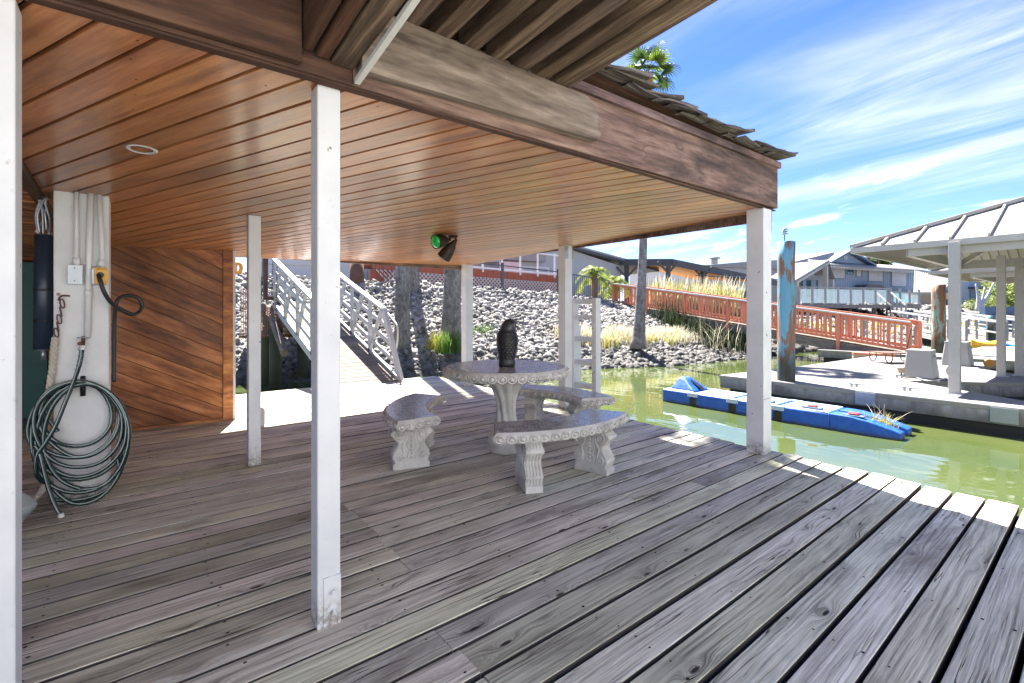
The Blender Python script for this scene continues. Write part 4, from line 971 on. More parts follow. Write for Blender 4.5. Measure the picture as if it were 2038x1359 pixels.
# ================================================================ WHITE GANGWAY
gx0, gx1 = 1.82, 2.86; gy0, gy1 = 5.42, 9.75; gz0, gz1 = .05, 1.40
gw = thing('white_gangway', 'white railed gangway sloping from the deck up to the rocky bank', 'gangway', (2.3, 7.5, 0))
gs = (gz1-gz0)/(gy1-gy0)
def gz(y): return gz0 + (y-gy0)*gs
y = gy0; tl = math.atan(gs)
m = MB(); m.box(gx0+.05, 0, 0, gx1-.05, .135, .028); pm = m.mesh('gangway_plank', M['plankfar'])
while y < gy1-.1:
    piece('gangway_plank', pm, gw, (0, y, gz(y)), (tl, 0, 0)); y += .142
for x in (gx0, gx1):
    m = MB(); m.beam((x, gy0-.05, gz(gy0)-.03), (x, gy1, gz1-.03), .05, .14); m.build('stringer', M['gwhite'], gw)
    m = MB(); m.beam((x, gy0+.75, gz(gy0+.75)+1.0), (x, gy1, gz1+1.0), .11, .04); m.build('handrail', M['gwhite'], gw)
    m = MB(); m.beam((x, gy0+.70, gz(gy0+.7)+.98), (x, gy0+.02, gz(gy0)+.05), .06, .11, (0, 1, 0)); m.build('end_brace', M['gwhite'], gw)
    for k in range(3):
        h = .25 + .24*k; m = MB(); m.beam((x, gy0+.3+.12*k, gz(gy0+.3+.12*k)+h), (x, gy1, gz1+h), .03, .07); m.build('rail', M['gwhite'], gw)
    for j in range(4):
        yy_ = gy0 + 1.35 + j*.95
        if yy_ > gy1: break
        m = MB(); m.beam((x, yy_, gz(yy_)), (x, yy_, gz(yy_)+1.0), .05, .08, (0, 1, 0)); m.build('rail_post', M['gwhite'], gw)
        m = MB(); m.beam((x, yy_-.55, gz(yy_-.55)+.95), (x, yy_, gz(yy_)+.06), .045, .08, (0, 1, 0)); m.build('diagonal_brace', M['gwhite'], gw)
# rope-thin outer handrail with hooked end
m = MB(); hx = gx1+.10; m.tube(smooth([(hx, gy1-.2, gz1+.95), (hx, gy0+1.2, gz(gy0+1.2)+.92), (hx, gy0+.55, gz(gy0+.55)+.86), (hx, gy0+.36, gz(gy0+.36)+.75), (hx, gy0+.42, gz(gy0+.42)+.40), (hx, gy0+.62, gz(gy0+.6)+.36), (hx, gy0+.72, gz(gy0+.7)+.78)], 6), .018, 8); m.build('hook_rail', M['gwhite'], gw)
tpz = MB(); tpz.add([(gx0-.12, 4.95, .012), (gx1+.02, 4.95, .012), (gx1-.02, 5.42, .075), (gx0-.02, 5.42, .075), (gx0-.12, 4.95, .002), (gx1+.02, 4.95, .002), (gx1-.02, 5.42, .05), (gx0-.02, 5.42, .05)], [(0,1,2,3),(4,7,6,5),(0,4,5,1),(1,5,6,2),(2,6,7,3),(3,7,4,0)])
tag(tpz.build('ramp_plate', M['tan']), 'flat tan plate bridging the foot of the gangway to the deck', 'ramp plate')
m = MB(); m.box(gx0-.22, 4.98, .0, gx0-.13, 5.3, .05); tag(m.build('wood_block', M['plankfar']), 'short wood offcut beside the foot of the gangway plate', 'block')
pl_ = thing('landing_platform', 'weathered platform with blue grey rail where the gangway meets the bank', 'platform', (2.2, 10.5, 1.4))
m = MB(); m.box(1.6, 9.76, 1.22, 3.3, 11.6, 1.36); m.build('landing_deck', M['plankfar'], pl_)
for x, y in ((1.7, 9.85), (3.2, 9.85), (2.45, 9.85)):
    m = MB(); m.tube([(x, y, -1.0), (x, y, 1.22)], .12, 12); m.build('pile', M['wetpile'], pl_)
for x, y in ((3.25, 9.8), (3.25, 10.6), (3.25, 11.5), (1.65, 11.5), (2.4, 11.5)):
    m = MB(); m.box(x-.05, y-.05, 1.36, x+.05, y+.05, 2.45); m.build('rail_post', M['steel'], pl_)
for z in (1.6, 1.85, 2.1, 2.4):
    m = MB(); m.box(3.23, 9.8, z, 3.27, 11.5, z+.05); m.box(1.65, 11.48, z, 3.2, 11.52, z+.05); m.build('rail', M['steel'], pl_)
m = MB(); m.box(1.6, 9.6, 1.55, 1.68, 9.72, 2.5); m.box(1.6, 9.6, 1.47, 1.95, 9.72, 1.55); m.box(1.88, 9.6, .3, 1.95, 9.72, 1.47); m.build('rust_post', M['rust'], pl_)
m = MB(); m.tube([(1.75, 9.2, -1.0), (1.75, 9.2, .85)], .13, 12, ); m.build('pile', M['wetpile'], pl_)
m = MB(); m.beam((1.7, 8.2, .4), (1.7, 9.75, 1.3), .09, .16); m.build('side_skid', M['rampside'], pl_)
# hanging net and bead cords in front of the rocks, left
nt_ = thing('brown_net', 'brown mesh net slung beside the gangway in front of the rocks', 'net', (1, 9.4, .6)); m = MB()
ny = 9.3; a0, a1 = P(480, 570, 10.2), P(590, 655, 10.2); b0_, b1_ = P(480, 668, 10.2), P(588, 668, 10.2)
for i in range(26):
    s = i/25; t_ = lerp(a0, a1, s); u_ = lerp(b0_, b1_, s)
    m.tube([t_, u_], .009, 3, cap=False)
for i in range(18):
    s = i/17; m.tube([lerp(a0, b0_, s), lerp(a1, b1_, s)], .009, 3, cap=False)
m.build('mesh', plain('brown netting', (.30,.19,.15), .9), nt_, stuff=True)
m = MB(); m.tube([P(476, 670, 10.2), P(585, 668, 10.2)], .03, 6); m.build('bottom_bar', M['rust'], nt_)
for i, px in enumerate((513, 523, 533, 543, 552)):
    m = MB()
    for k in range(22):
        c = P(px - k*.12, 512 + k*(3.6 + i*.35), 10.3); m.lathe([(.004, -.016), (.022, 0), (.004, .016)], 6, tuple(c), cap=False)
    tag(m.build('bead_string', M['navy']), ('leftmost bead string, next to the slim white post', 'second bead string from the slim white post', 'middle bead string of the five by the gangway', 'fourth bead string from the slim white post', 'rightmost bead string, nearest the top of the gangway')[i], 'beads', 'bead strings left of the gangway')
lr = MB(); c = P(474, 533, 13.5); lr.tube([c + RT*(.085*math.cos(a)) + Vector((0,0,.13*math.sin(a))) for a in [2*PI*k/20 for k in range(20)]], .05, 8, closed=True); tag(lr.build('life_ring', M['orangebuoy']), 'small orange life ring beside the wood wall edge', 'life ring')

# ================================================================ PALMS
def fan_leaf(mat_i):
    m = MB(); N_ = 20; pl = .85
    m.tube([(0,0,0), (.4,0,.03), (pl,0,0)], [.028,.018,.012], 5)
    for k in range(N_):
        a = R(-118 + 236*k/(N_-1)); L_ = .78*(1-.25*abs(a)/2.2)*random.uniform(.9, 1.08); dx, dy = math.cos(a), math.sin(a); px_, py_ = -dy, dx
        w = .038; seg = []
        for s, ww_, dz in ((.03, .3, 0), (.45, 1, .03), (.72, .75, -.02), (.92, .3, -.16), (1.0, .05, -.30)):
            r = L_*s*(1 if s < .9 else .97); c = (pl + dx*r, dy*r, dz*L_ + .03)
            seg.append([(c[0]-px_*w*ww_, c[1]-py_*w*ww_, c[2]-.012), (c[0], c[1], c[2]+.012), (c[0]+px_*w*ww_, c[1]+py_*w*ww_, c[2]-.012)])
        m.loft(seg, closed=False, cap=False, smooth=False)
    return m.mesh('leaf', mat_i)
leaves = [fan_leaf(M['palmleaf']) for _ in range(3)] + [fan_leaf(M['palmdark'])]
def palm(bx, by, bz, H, r0, r1, label, lean=(0, 0), crown=20, S=1.0, flare=1.35):
    t = thing('fan_palm', label, 'palm tree', (bx, by, bz), 0, 'fan palms growing on the bank')
    m = MB(); n = 40; pts = []; rs_ = []
    for i in range(n+1):
        s = i/n; z = s*H - .35*(1-s) ; pts.append((bx + lean[0]*(1-(1-s)**2), by + lean[1]*(1-(1-s)**2), bz+z)); rr = lerp(r0, r1, min(1, s*2.2)); rr *= 1 + (flare-1)*math.exp(-s*H/.45); rs_.append(rr*(1+.02*(i % 2)))
    m.tube(pts, rs_, 16); m.build('trunk', M['trunk'], t)
    top = Vector(pts[-1]); m = MB()
    m.tube([top - Vector((0,0,.9)), top - Vector((0,0,.5)), top - Vector((0,0,.1)), top + Vector((0,0,.15))], [r1*1.1, r1*1.6, r1*1.7, r1*.6], 10)
    for k in range(40):
        a = random.uniform(0, 2*PI); z = random.uniform(-.85, .05); c = top + Vector((math.cos(a)*r1*1.45, math.sin(a)*r1*1.45, z)); m.add([c + Vector((-.05*math.sin(a), .05*math.cos(a), 0)), c - Vector((-.05*math.sin(a), .05*math.cos(a), 0)), c + Vector((math.cos(a)*.10, math.sin(a)*.10, .16))], [(0,1,2)])
    m.build('leaf_base', M['palmboot'], t)
    for k in range(crown):
        az = k*2.399 + random.uniform(-.2, .2); el = lerp(80, -38, (k/(crown-1))**.8) + random.uniform(-6, 6)
        o = piece('leaf', random.choice(leaves) if k < crown*.7 else leaves[3], t, top + Vector((0,0,.05)), (random.uniform(-.3, .3), -R(el), az), (S, S, S)); o.rotation_mode = 'XYZ'
        o.matrix_basis = Matrix.Translation(o.location) @ Matrix.Rotation(az, 4, 'Z') @ Matrix.Rotation(-R(el), 4, 'Y') @ Matrix.Rotation(random.uniform(-.5, .5), 4, 'X') @ Matrix.Scale(S, 4)
    return t
p_ = P(1270, 672, 15); tp1 = P(1286, 152, 15.3); palm(p_.x, p_.y, p_.z, tp1.z-p_.z, .175, .115, 'tall fan palm whose crown shows above the shake roof', (tp1.x-p_.x, tp1.y-p_.y), 17, .66, 1.5)
p_ = P(800, 682, 13); palm(p_.x, p_.y, p_.z, 13.5, .20, .185, 'fan palm trunk rising beside the hooked end of the gangway rail', (.15, .1), 18)
p_ = P(821, 580, 15.8); palm(p_.x, p_.y, p_.z, 14.0, .20, .175, 'fan palm trunk standing higher on the bank by the lattice', (-.1, .1), 18)
p_ = P(896, 670, 13.4); palm(p_.x, p_.y, p_.z, 13.0, .25, .215, 'flared dark fan palm trunk with green tufts at its foot', (.35, .1), 18, flare=1.6)

# ================================================================ GRASSES
def blades(name, pts, h, w, mat, label, cat, bend=.5, kind=True, plume=False):
    n = len(pts); P0 = np.array(pts); az = rng.uniform(0, 2*PI, n); H = h*rng.uniform(.5, 1.15, n); D = np.stack([np.cos(az), np.sin(az), np.zeros(n)], 1); S = np.stack([-np.sin(az), np.cos(az), np.zeros(n)], 1)
    bd = rng.uniform(.1, 1, n)*bend; V = []
    for s, ww_ in ((0, 1), (.5, .8), (.85, .5), (1.0, .05)):
        c = P0 + D*(bd*H*s*s)[:, None] + np.array([0,0,1])*(H*s*(1-.25*bd*s))[:, None]; V += [c - S*w*ww_, c + S*w*ww_]
    V = np.stack(V, 1); F_ = np.array([(0,1,3,2),(2,3,5,4),(4,5,7,6)])[None] + 8*np.arange(n)[:, None, None]; F_ = F_.reshape(-1, 4)
    me = bpy.data.meshes.new(name); me.from_pydata(V.reshape(-1, 3).tolist(), [], F_.tolist()); me.materials.append(mat); o = bpy.data.objects.new(name, me); col.objects.link(o)
    tag(o, label, cat)
    if kind: o['kind'] = 'stuff'
    return o
def along(c0, c1, t0, t1, n, clump=0, cs=.25):
    out = []
    cl = [(random.uniform(c0, c1), random.uniform(t0, t1)) for _ in range(clump)] if clump else None
    for _ in range(n):
        if cl: a, b = random.choice(cl); p = bank_pt(a, b); p.x += random.gauss(0, cs); p.y += random.gauss(0, cs*.5); p.z += 0
        else: p = bank_pt(random.uniform(c0, c1), random.uniform(t0, t1))
        out.append((p.x, p.y, p.z - .03))
    return out
blades('dry_grass', along(5.7, 7.6, .22, .36, 4200, 26, .3), .5, .008, M['drygrass'], 'dry straw grass strip above the waterline behind the ladder', 'grass', .7)
blades('dry_grass', along(5.7, 7.7, .2, .3, 1300, 16, .3), .38, .009, M['yelgrass'], 'yellow green grass strip low on the bank behind the ladder', 'grass', .6)
def at_clump(px, py, d, n, s): c = P(px, py, d); return [(c.x + random.gauss(0, s), c.y + random.gauss(0, s), c.z) for _ in range(n)]
tag(blades('grass_tuft', at_clump(895, 702, 12.7, 260, .16), .62, .010, M['greengrass'], 'green grass tuft at the foot of the flared palm', 'grass tuft', .8, False), 'green grass tuft at the foot of the flared palm', 'grass tuft')
blades('grass_tuft', at_clump(868, 695, 12.9, 200, .13), .5, .008, M['yelgrass'], 'pale yellow grass tuft left of the green tuft', 'grass tuft', .7, False)
blades('grass_tuft', at_clump(955, 668, 14.5, 160, .2), .4, .008, M['greengrass'], 'low green tuft on the stones left of the owl statue', 'grass tuft', .7, False)
blades('reeds', along(7.7, 9.3, .05, .72, 6500, 70, .35), .85, .012, M['reed'], 'dark green reeds under the red ramp', 'reeds', .55)
blades('dead_stems', along(7.7, 9.0, .0, .2, 160), 1.3, .008, M['drygrass'], 'bare pale stems leaning over the water below the red ramp', 'stems', .9)
pp = []
for _ in range(5200):
    s = random.random()**1.0; px = lerp(1290, 1470, s) + random.gauss(0, 8); d = random.uniform(23, 27); base_ = P(px, 606, d); hh = lerp(1.0, .25, max(0, (px-1300)/170)); pp.append((base_.x, base_.y, 1.45 if random.random() < hh + .1 else 1.0))
blades('pampas_grass', pp[:1900], 1.5, .016, M['drygrass'], 'tall pale pampas grass behind the red ramp', 'grass', .35)
blades('pampas_grass', [q_ for q_ in pp[3600:]], 1.25, .02, M['yelgrass'], 'yellow green undergrowth at the base of the pampas grass', 'grass', .6)
def bush(px, py, d, r, n, mat, label, name='shrub', s=.10):
    c = P(px, py, d); t = thing(name, label, 'shrub', (c.x, c.y, c.z)); m = MB()
    for k in range(n):
        v = Vector((random.gauss(0, 1), random.gauss(0, 1), random.gauss(0, .8))).normalized()*r*random.uniform(.55, 1.05)*(1+.25*noise.noise(Vector((k*.37, 1, 2)))); q_ = c + v
        a = Vector((random.uniform(-1, 1), random.uniform(-1, 1), random.uniform(-.5, .8))).normalized(); b = a.orthogonal().normalized()
        m.add([q_ - a*s, q_ + b*s*.4, q_ + a*s, q_ - b*s*.4], [(0,1,2,3)])
    m.build('foliage', mat, t); m = MB(); m.tube([c - Vector((0,0,r*1.2)), c], [.06, .03], 6); m.build('stem', M['trunk'], t); return t
# short palm-like plant by the fence and bush
for px, py, d, S_, lab in ((1183, 545, 21.5, .9, 'short bright palm plant with orange stem behind the end of the fence'), (1225, 562, 22.5, .8, 'low bright green palm clump beside the start of the red ramp')):
    c = P(px, py, d); t = thing('garden_palm', lab, 'palm plant', (c.x, c.y, c.z)); m = MB(); m.tube([c - Vector((0,0,1.4)), c], [.12, .15], 8); m.build('trunk', M['palmboot'], t)
    for k in range(26):
        az = k*2.4; el = random.uniform(-10, 75); m = MB(); d_ = Vector((math.cos(az), math.sin(az), 0)); L_ = S_*random.uniform(.8, 1.2)
        pts = [c + d_*L_*s*math.cos(R(el)) + Vector((0,0, L_*s*math.sin(R(el)) - .7*L_*s*s*s)) for s in (0, .3, .6, .85, 1)]
        sd_ = Vector((-d_.y, d_.x, 0)); 
        for i in range(4):
            for j in range(3):
                q_ = lerp(pts[i], pts[i+1], j/3)
                for sg in (-1, 1): m.add([q_, q_ + sd_*sg*.28*L_ + (pts[i+1]-pts[i])*.4 - Vector((0,0,.08)), q_ + (pts[i+1]-pts[i])*.3], [(0,1,2)])
        m.build('frond', M['shrub'], t)

# ================================================================ LATTICE DECK HOUSE ON THE BANK (left)
fn = thing('metal_fence', 'charcoal picket fence along the top of the rocky bank', 'fence', (8, 13, 2))
FL = [P(700, 566, 15.6), P(831, 568, 16.3), P(1000, 579, 18.2), P(1111, 588, 19.6), P(1215, 602, 21.6)]
FL = [Vector((p.x, p.y, p.z)) for p in FL]
pk = MB(); fh = 1.0
for a, b in (FL[0:2], FL[3:5]):
    n = int((b-a).length/.12)
    for i in range(n): q_ = lerp(a, b, i/n); pk.box(q_.x-.009, q_.y-.009, q_.z, q_.x+.009, q_.y+.009, q_.z+fh)
pk.build('picket', M['fence'], fn, stuff=True)
for a, b in zip(FL[:-1], FL[1:]):
    for h in (.08, fh-.03):
        m = MB(); m.beam(a+Vector((0,0,h)), b+Vector((0,0,h)), .03, .04); m.build('fence_rail', M['fence'], fn)
    n = max(1, round((b-a).length/2.3))
    for i in range(n): q_ = lerp(a, b, i/n); m = MB(); m.box(q_.x-.04, q_.y-.04, q_.z-.1, q_.x+.04, q_.y+.04, q_.z+fh+.08); m.build('fence_post', M['fence'], fn)
m = MB()
for a, b in zip(FL[:-1], FL[1:]): m.beam(a-Vector((0,0,.06)), b-Vector((0,0,.06)), .25, .14)
tag(m.build('concrete_kerb', M['conc']), 'low concrete kerb under the charcoal picket fence', 'kerb')
# red deck with lattice skirt
rd = thing('red_deck', 'red board deck with pale lattice skirt and white railing', 'deck', (9, 14, 2))
A0 = P(742, 560, 17.2); B0 = P(1135, 583, 21.5); dv = Vector((B0.x-A0.x, B0.y-A0.y, 0)); LD = dv.length; dv.normalize(); nv = Vector((-dv.y, dv.x, 0))
if nv.dot(FR) < 0: nv = -nv
zb = 2.05; zl = 2.74; zr = 3.04
def rp_(s, z, o): return Vector((A0.x, A0.y, 0)) + dv*s + nv*o + Vector((0,0,z - s*.035))
m = MB(); st_ = .16
k = -6
while k*st_ < LD+1:
    for sg in (1, -1):
        a = (k*st_, zb); b = (k*st_ + (zl-zb)*1.0*sg, zl)
        if min(a[0], b[0]) > 0 and max(a[0], b[0]) < LD: m.beam(rp_(a[0], a[1], .0 if sg > 0 else .012), rp_(b[0], b[1], .0 if sg > 0 else .012), .04, .012, (nv.x, nv.y, 0))
    k += 1
m.build('lattice', M['lattice'], rd, stuff=True)
m = MB(); m.prism([(0, zb), (LD, zb), (LD, zl), (0, zl)], .5, .55, rp_); m.build('skirt_back', M['brickred'], rd)
nb = int(LD/.32)
for i in range(nb):
    s0 = LD*i/nb; m = MB(); m.prism([(s0+.005, zl), (s0+LD/nb-.005, zl), (s0+LD/nb-.005, zr), (s0+.005, zr)], -.02, .03, rp_); m.build('red_board', M['brickred'], rd, loc=tuple(rp_(s0, zl, 0)))
m = MB(); m.prism([(0, zr-.05), (LD, zr-.05), (LD, zr), (0, zr)], .03, 3.0, rp_); m.build('deck_floor', M['brickred'], rd)
for z in (3.12, 3.95):
    m = MB(); m.beam(rp_(0, z, -.03), rp_(LD, z, -.03), .05, .06); m.build('white_rail', M['pvc'], rd)
for i in range(11):
    m = MB(); q_ = rp_(LD*i/10, 0, -.03); m.beam(rp_(LD*i/10, 2.95, -.03), rp_(LD*i/10, 4.0, -.03), .06, .06, (1,0,0)); m.build('rail_post', M['pvc'], rd)
# white house behind it
def building(name, label, cat, pa, pb, z0, z1, depth, mat):
    t = thing(name, label, cat, ((pa.x+pb.x)/2, (pa.y+pb.y)/2, z0)); d_ = Vector((pb.x-pa.x, pb.y-pa.y, 0)); L_ = d_.length; d_.normalize(); n_ = Vector((-d_.y, d_.x, 0))
    if n_.dot(FR) < 0: n_ = -n_
    f = lambda s, z, o: Vector((pa.x, pa.y, 0)) + d_*s + n_*o + Vector((0,0,z))
    m = MB(); m.prism([(0, z0), (L_, z0), (L_, z1), (0, z1)], 0, depth, f); m.build('wall', mat, t); return t, f, L_
def window(t, f, s0, s1, z0, z1, frame, pane, mull=0):
    m = MB(); w = .06
    m.prism([(s0-w, z0-w), (s1+w, z0-w), (s1+w, z0), (s0-w, z0)], -.05, 0, f); m.prism([(s0-w, z1), (s1+w, z1), (s1+w, z1+w), (s0-w, z1+w)], -.05, 0, f)
    m.prism([(s0-w, z0), (s0, z0), (s0, z1), (s0-w, z1)], -.05, 0, f); m.prism([(s1, z0), (s1+w, z0), (s1+w, z1), (s1, z1)], -.05, 0, f)
    for k in range(mull): c = lerp(s0, s1, (k+1)/(mull+1)); m.prism([(c-.025, z0), (c+.025, z0), (c+.025, z1), (c-.025, z1)], -.045, 0, f)
    wn_ = m.build('window', frame, t); m = MB(); m.prism([(s0, z0), (s1, z0), (s1, z1), (s0, z1)], -.02, -.004, f); m.build('pane', pane, wn_); return wn_
def lap(t, f, L_, z0, z1, step, mat, o=-.012):
    m = MB(); z = z0
    while z < z1: m.prism([(0, z), (L_, z), (L_, z+step*.9), (0, z+step*.9)], o, 0, f); z += step
    m.build('lap_siding', mat, t, stuff=True)
wh, wf, wL = building('white_house', 'white sided house with blue framed windows behind the red deck', 'house', P(560, 545, 19), P(1235, 545, 27), 1.9, 3.55, 7, M['siding'])
lap(wh, wf, wL, 1.95, 3.5, .17, M['siding'])
m = MB(); m.prism([(-.5, 3.55), (wL*.55, 3.55), (wL*.55, 3.7), (-.5, 3.7)], -.4, 7.2, wf); m.build('eave', M['siding'], wh)
m = MB(); g0 = wL*.42
m.prism([(g0, 3.55), (wL, 3.55), (wL, 3.75), (wL*.73, 4.75), (g0, 3.95)], .02, 7, wf); m.build('gable', M['siding'], wh)
m = MB(); m.prism([(wL*.70, 4.88), (wL+2.6, 3.62), (wL+2.6, 3.5), (wL*.70, 4.76)], -.35, 7.2, wf); m.build('roof', M['awning'], wh)
m = MB(); m.prism([(wL*.70, 5.0), (wL+2.6, 3.74), (wL+2.6, 3.64), (wL*.70, 4.9)], -.30, 7.2, wf); m.build('roof_sheet', M['metalroof'], wh)
m = MB(); m.prism([(-.5, 3.7), (wL*.7, 3.7), (wL*.7, 4.98)], -.38, 7.1, wf); m.build('roof', M['rooftile'], wh)
for fr_ in ((.10, .16), (.30, .36), (.385, .43)):
    window(wh, wf, wL*fr_[0], wL*fr_[1], 2.6, 3.45, M['bluetrim'], M['glass'], 1)
window(wh, wf, wL*.62, wL*.72, 2.5, 3.4, M['pvc'], M['shutter'], 0)
m = MB(); m.prism([(wL*.52, 3.0), (wL*.60, 3.0), (wL*.585, 3.5), (wL*.525, 3.5)], -1.3, -1.2, wf); 
tag(m.build('patio_umbrella', M['siding']), 'folded pale umbrella canvas on the red deck', 'umbrella')
# left of gangway top: pale garden wall and stump
m = MB(); a = P(710, 566, 15.3); m.tube([a - Vector((0,0,.3)), a + Vector((0,0,.75))], .22, 12); tag(m.build('timber_bollard', M['rust']), 'brown weathered pile stump at the left end of the picket fence', 'post')
m = MB(); a = P(520, 560, 16); b = P(712, 562, 16.6); m.beam(a+Vector((0,0,.35)), b+Vector((0,0,.35)), .1, 1.1); tag(m.build('garden_wall', M['siding']), 'pale garden wall at the top of the gangway', 'wall')

# ================================================================ PERGOLA AND BUILDINGS BEHIND THE RED RAMP
pg = thing('dark_pergola', 'dark timber pergola with orange underside behind the pampas grass', 'pergola', (22, 17, 1.6))
a, b, c, d_ = P(1232, 521, 27), P(1338, 521, 25), P(1545, 562, 30), P(1380, 556, 34)
m = MB(); m.add([a, b, c, d_, a+Vector((0,0,.16)), b+Vector((0,0,.16)), c+Vector((0,0,.16)), d_+Vector((0,0,.16))], [(4,5,6,7),(0,4,7,3),(0,1,5,4),(1,2,6,5),(2,3,7,6)]); m.build('roof', M['awning'], pg)
m = MB(); m.add([a, b, c, d_], [(0,1,2,3)]); m.build('ceiling', M['orange'], pg)
m = MB(); m.beam(b+Vector((0,0,-.05)), c+Vector((0,0,-.05)), .12, .3); m.build('edge_beam', M['awning'], pg)
m = MB(); m.beam(a+Vector((0,0,-.05)), b+Vector((0,0,-.05)), .12, .3); m.build('edge_beam', M['awning'], pg)
for px, py, dd_ in ((1247, 540, 26.8), (1330, 530, 25.1), (1398, 540, 26.5), (1461, 552, 28.2)):
    q_ = P(px, py, dd_); m = MB(); m.box(q_.x-.09, q_.y-.09, 1.4, q_.x+.09, q_.y+.09, q_.z+.35); m.build('pergola_post', M['awning'], pg)
    for sg in (-1, 1): m = MB(); m.beam(Vector((q_.x, q_.y, q_.z-.35)), Vector((q_.x, q_.y, q_.z+.25)) + RT*sg*.55, .08, .1); m.build('knee_brace', M['awning'], pg)
m = MB(); m.tube([P(1385, 548, 26.4), P(1500, 553, 28)], .035, 6); m.tube([P(1385, 588, 26.4), P(1500, 585, 28)], .03, 6); m.build('rail', M['fence'], pg)
w2, f2, L2 = building('white_shed', 'white panelled building with curved dark vent roof behind the pergola', 'building', P(1380, 560, 34), P(1620, 560, 38), 1.4, 4.35, 8, M['siding'])
s = 0; m = MB()
while s < L2: m.prism([(s, 1.5), (s+.05, 1.5), (s+.05, 4.3), (s, 4.3)], -.02, 0, f2); s += .4
m.build('batten', M['siding'], w2, stuff=True)
m = MB(); m.prism([(-.3, 4.35), (L2+.3, 4.35), (L2*.7, 5.1), (L2*.45, 4.9)], -.3, 8.2, f2); m.build('roof', M['rooftile'], w2)
m = MB(); q_ = P(1422, 525, 33.8); m.tube([q_, q_ + Vector((0,0,.35))], .22, 10); m.tube([q_ + Vector((0,0,.35)), q_ + Vector((0,0,.45))], .4, 10); m.build('vent', M['steel'], w2)
# blue tarp
m = MB(); q_ = P(1470, 585, 25.5); m.loft([[q_ + RT*x + FR*y + Vector((0,0,z)) for x, y in ((-.9,-.5),(1.3,-.5),(1.3,.6),(-.9,.6))] for z in (-.3, .15)] + [[q_ + RT*x + FR*y + Vector((0,0,.35)) for x, y in ((-.6,-.3),(1.1,-.3),(1.1,.3),(-.6,.3))]], smooth=False); tag(m.build('blue_tarp', M['bluetrim']), 'blue tarpaulin covered load behind the red ramp', 'tarp')

# ================================================================ RED RAMP
ra = P(1222, 603, 22); rb = W(1812, 703, .0); ra.z = 1.57
rr = thing('red_ramp', 'long red railed ramp descending from the bank to the concrete dock', 'ramp', tuple((ra+rb)/2))
rv = (rb-ra); rL = rv.length; rh = Vector((rv.x, rv.y, 0)).normalized(); rs_ = Vector((-rh.y, rh.x, 0))
if rs_.dot(FR) < 0: rs_ = -rs_
zx = rv.z/Vector((rv.x, rv.y, 0)).length; hl = Vector((rv.x, rv.y, 0)).length
def rpt(s, h, o): return ra + rh*s + rs_*o + Vector((0, 0, s*zx + h))
for o in (0, 1.3):
    m = MB(); m.beam(rpt(-.3, -.17, o), rpt(hl+.1, -.17, o), .12, .26); m.build('stringer', M['rampside'], rr)
    m = MB(); m.beam(rpt(0, .90, o-.02), rpt(hl, .90, o-.02), .13, .045); m.build('cap_rail', M['redpaint'] if o else M['whitedirty'], rr)
    m = MB(); m.beam(rpt(0, .83, o), rpt(hl, .83, o), .04, .09); m.beam(rpt(0, .10, o), rpt(hl, .10, o), .04, .09); m.build('rail', M['redpaint'], rr)
    npost = 7
    for i in range(npost):
        s = hl*i/(npost-1); m = MB(); m.beam(rpt(s, -.36, o-.07), rpt(s, .88, o-.07), .10, .09, (rh.x, rh.y, 0)); m.build('rail_post', M['redpaint'], rr)
m = MB(); m.box(-.022, -.015, 0, .022, .015, .72); bal = m.mesh('baluster', M['redpaint'])
nbal = 78
for o, nb_ in ((0, 78), (1.3, 60)):
    for i in range(nb_):
        s = hl*(i+.5)/nb_; q_ = rpt(s, .1, o-.03); piece('baluster', bal, rr, tuple(q_), (0, 0, math.atan2(rh.y, rh.x)))
m = MB(); m.box(-.075, 0, 0, .075, 1.24, .035); tr_ = m.mesh('tread_board', M['plankfar'])
nt2 = int(hl/.16)
for i in range(nt2):
    s = .16*i+.08; q_ = rpt(s, -.02, .03); a_ = math.atan2(rh.y, rh.x); o = piece('tread_board', tr_, rr, tuple(q_), (0, -math.atan(zx), a_ if (Vector((-math.sin(a_), math.cos(a_), 0)).dot(rs_) > 0) else a_+PI))
for px, d_ in ((1425, 17.6), (1330, 19.6)):
    k = (px-1019)/950; 
    q_ = P(px, 650, d_); m = MB(); m.tube([(q_.x, q_.y, -1.0), (q_.x, q_.y, ra.z + zx*((Vector((q_.x, q_.y, 0))-Vector((ra.x, ra.y, 0))).dot(rh)) - .3)], .15, 14); m.build('ramp_pile', M['wetpile'] if px > 1400 else M['rust'], rr)

# ================================================================ BLUE GREY HOUSE AND NEIGHBOURS
pa_, pb_ = P(1640, 600, 38), P(1822, 600, 43.5)
bh, bf, bL = building('blue_grey_house', 'two storey blue grey house with white shutters and tiled roof across the water', 'house', pa_, pb_, 1.4, 4.75, 7, M['bluegrey'])
def bt_(px):
    k = (px-1019)/950; a = pa_ - CAM; b = pb_ - CAM; ra_, fa_, rb_, fb_ = a.dot(RT), a.dot(FR), b.dot(RT), b.dot(FR); return (k*fa_ - ra_)/((rb_-ra_) - k*(fb_-fa_))
def bs(px): return bt_(px)*bL
def bz(py, px): return 1.25 + (617-py)/950*lerp(38, 43.5, bt_(px))
m = MB(); s = 0
while s < bL: m.prism([(s, 2.0), (s+.03, 2.0), (s+.03, 4.7), (s, 4.7)], -.02, 0, bf); s += .3
m.build('siding_batten', M['bluegrey'], bh, stuff=True)
for x0, x1, y0, y1 in ((1656, 1681, 553, 533), (1728, 1757, 559, 536), (1774, 1804, 569, 539)):
    window(bh, bf, bs(x0), bs(x1), bz(y0, x0), bz(y1, x0), M['bluetrim'], M['shutter'])
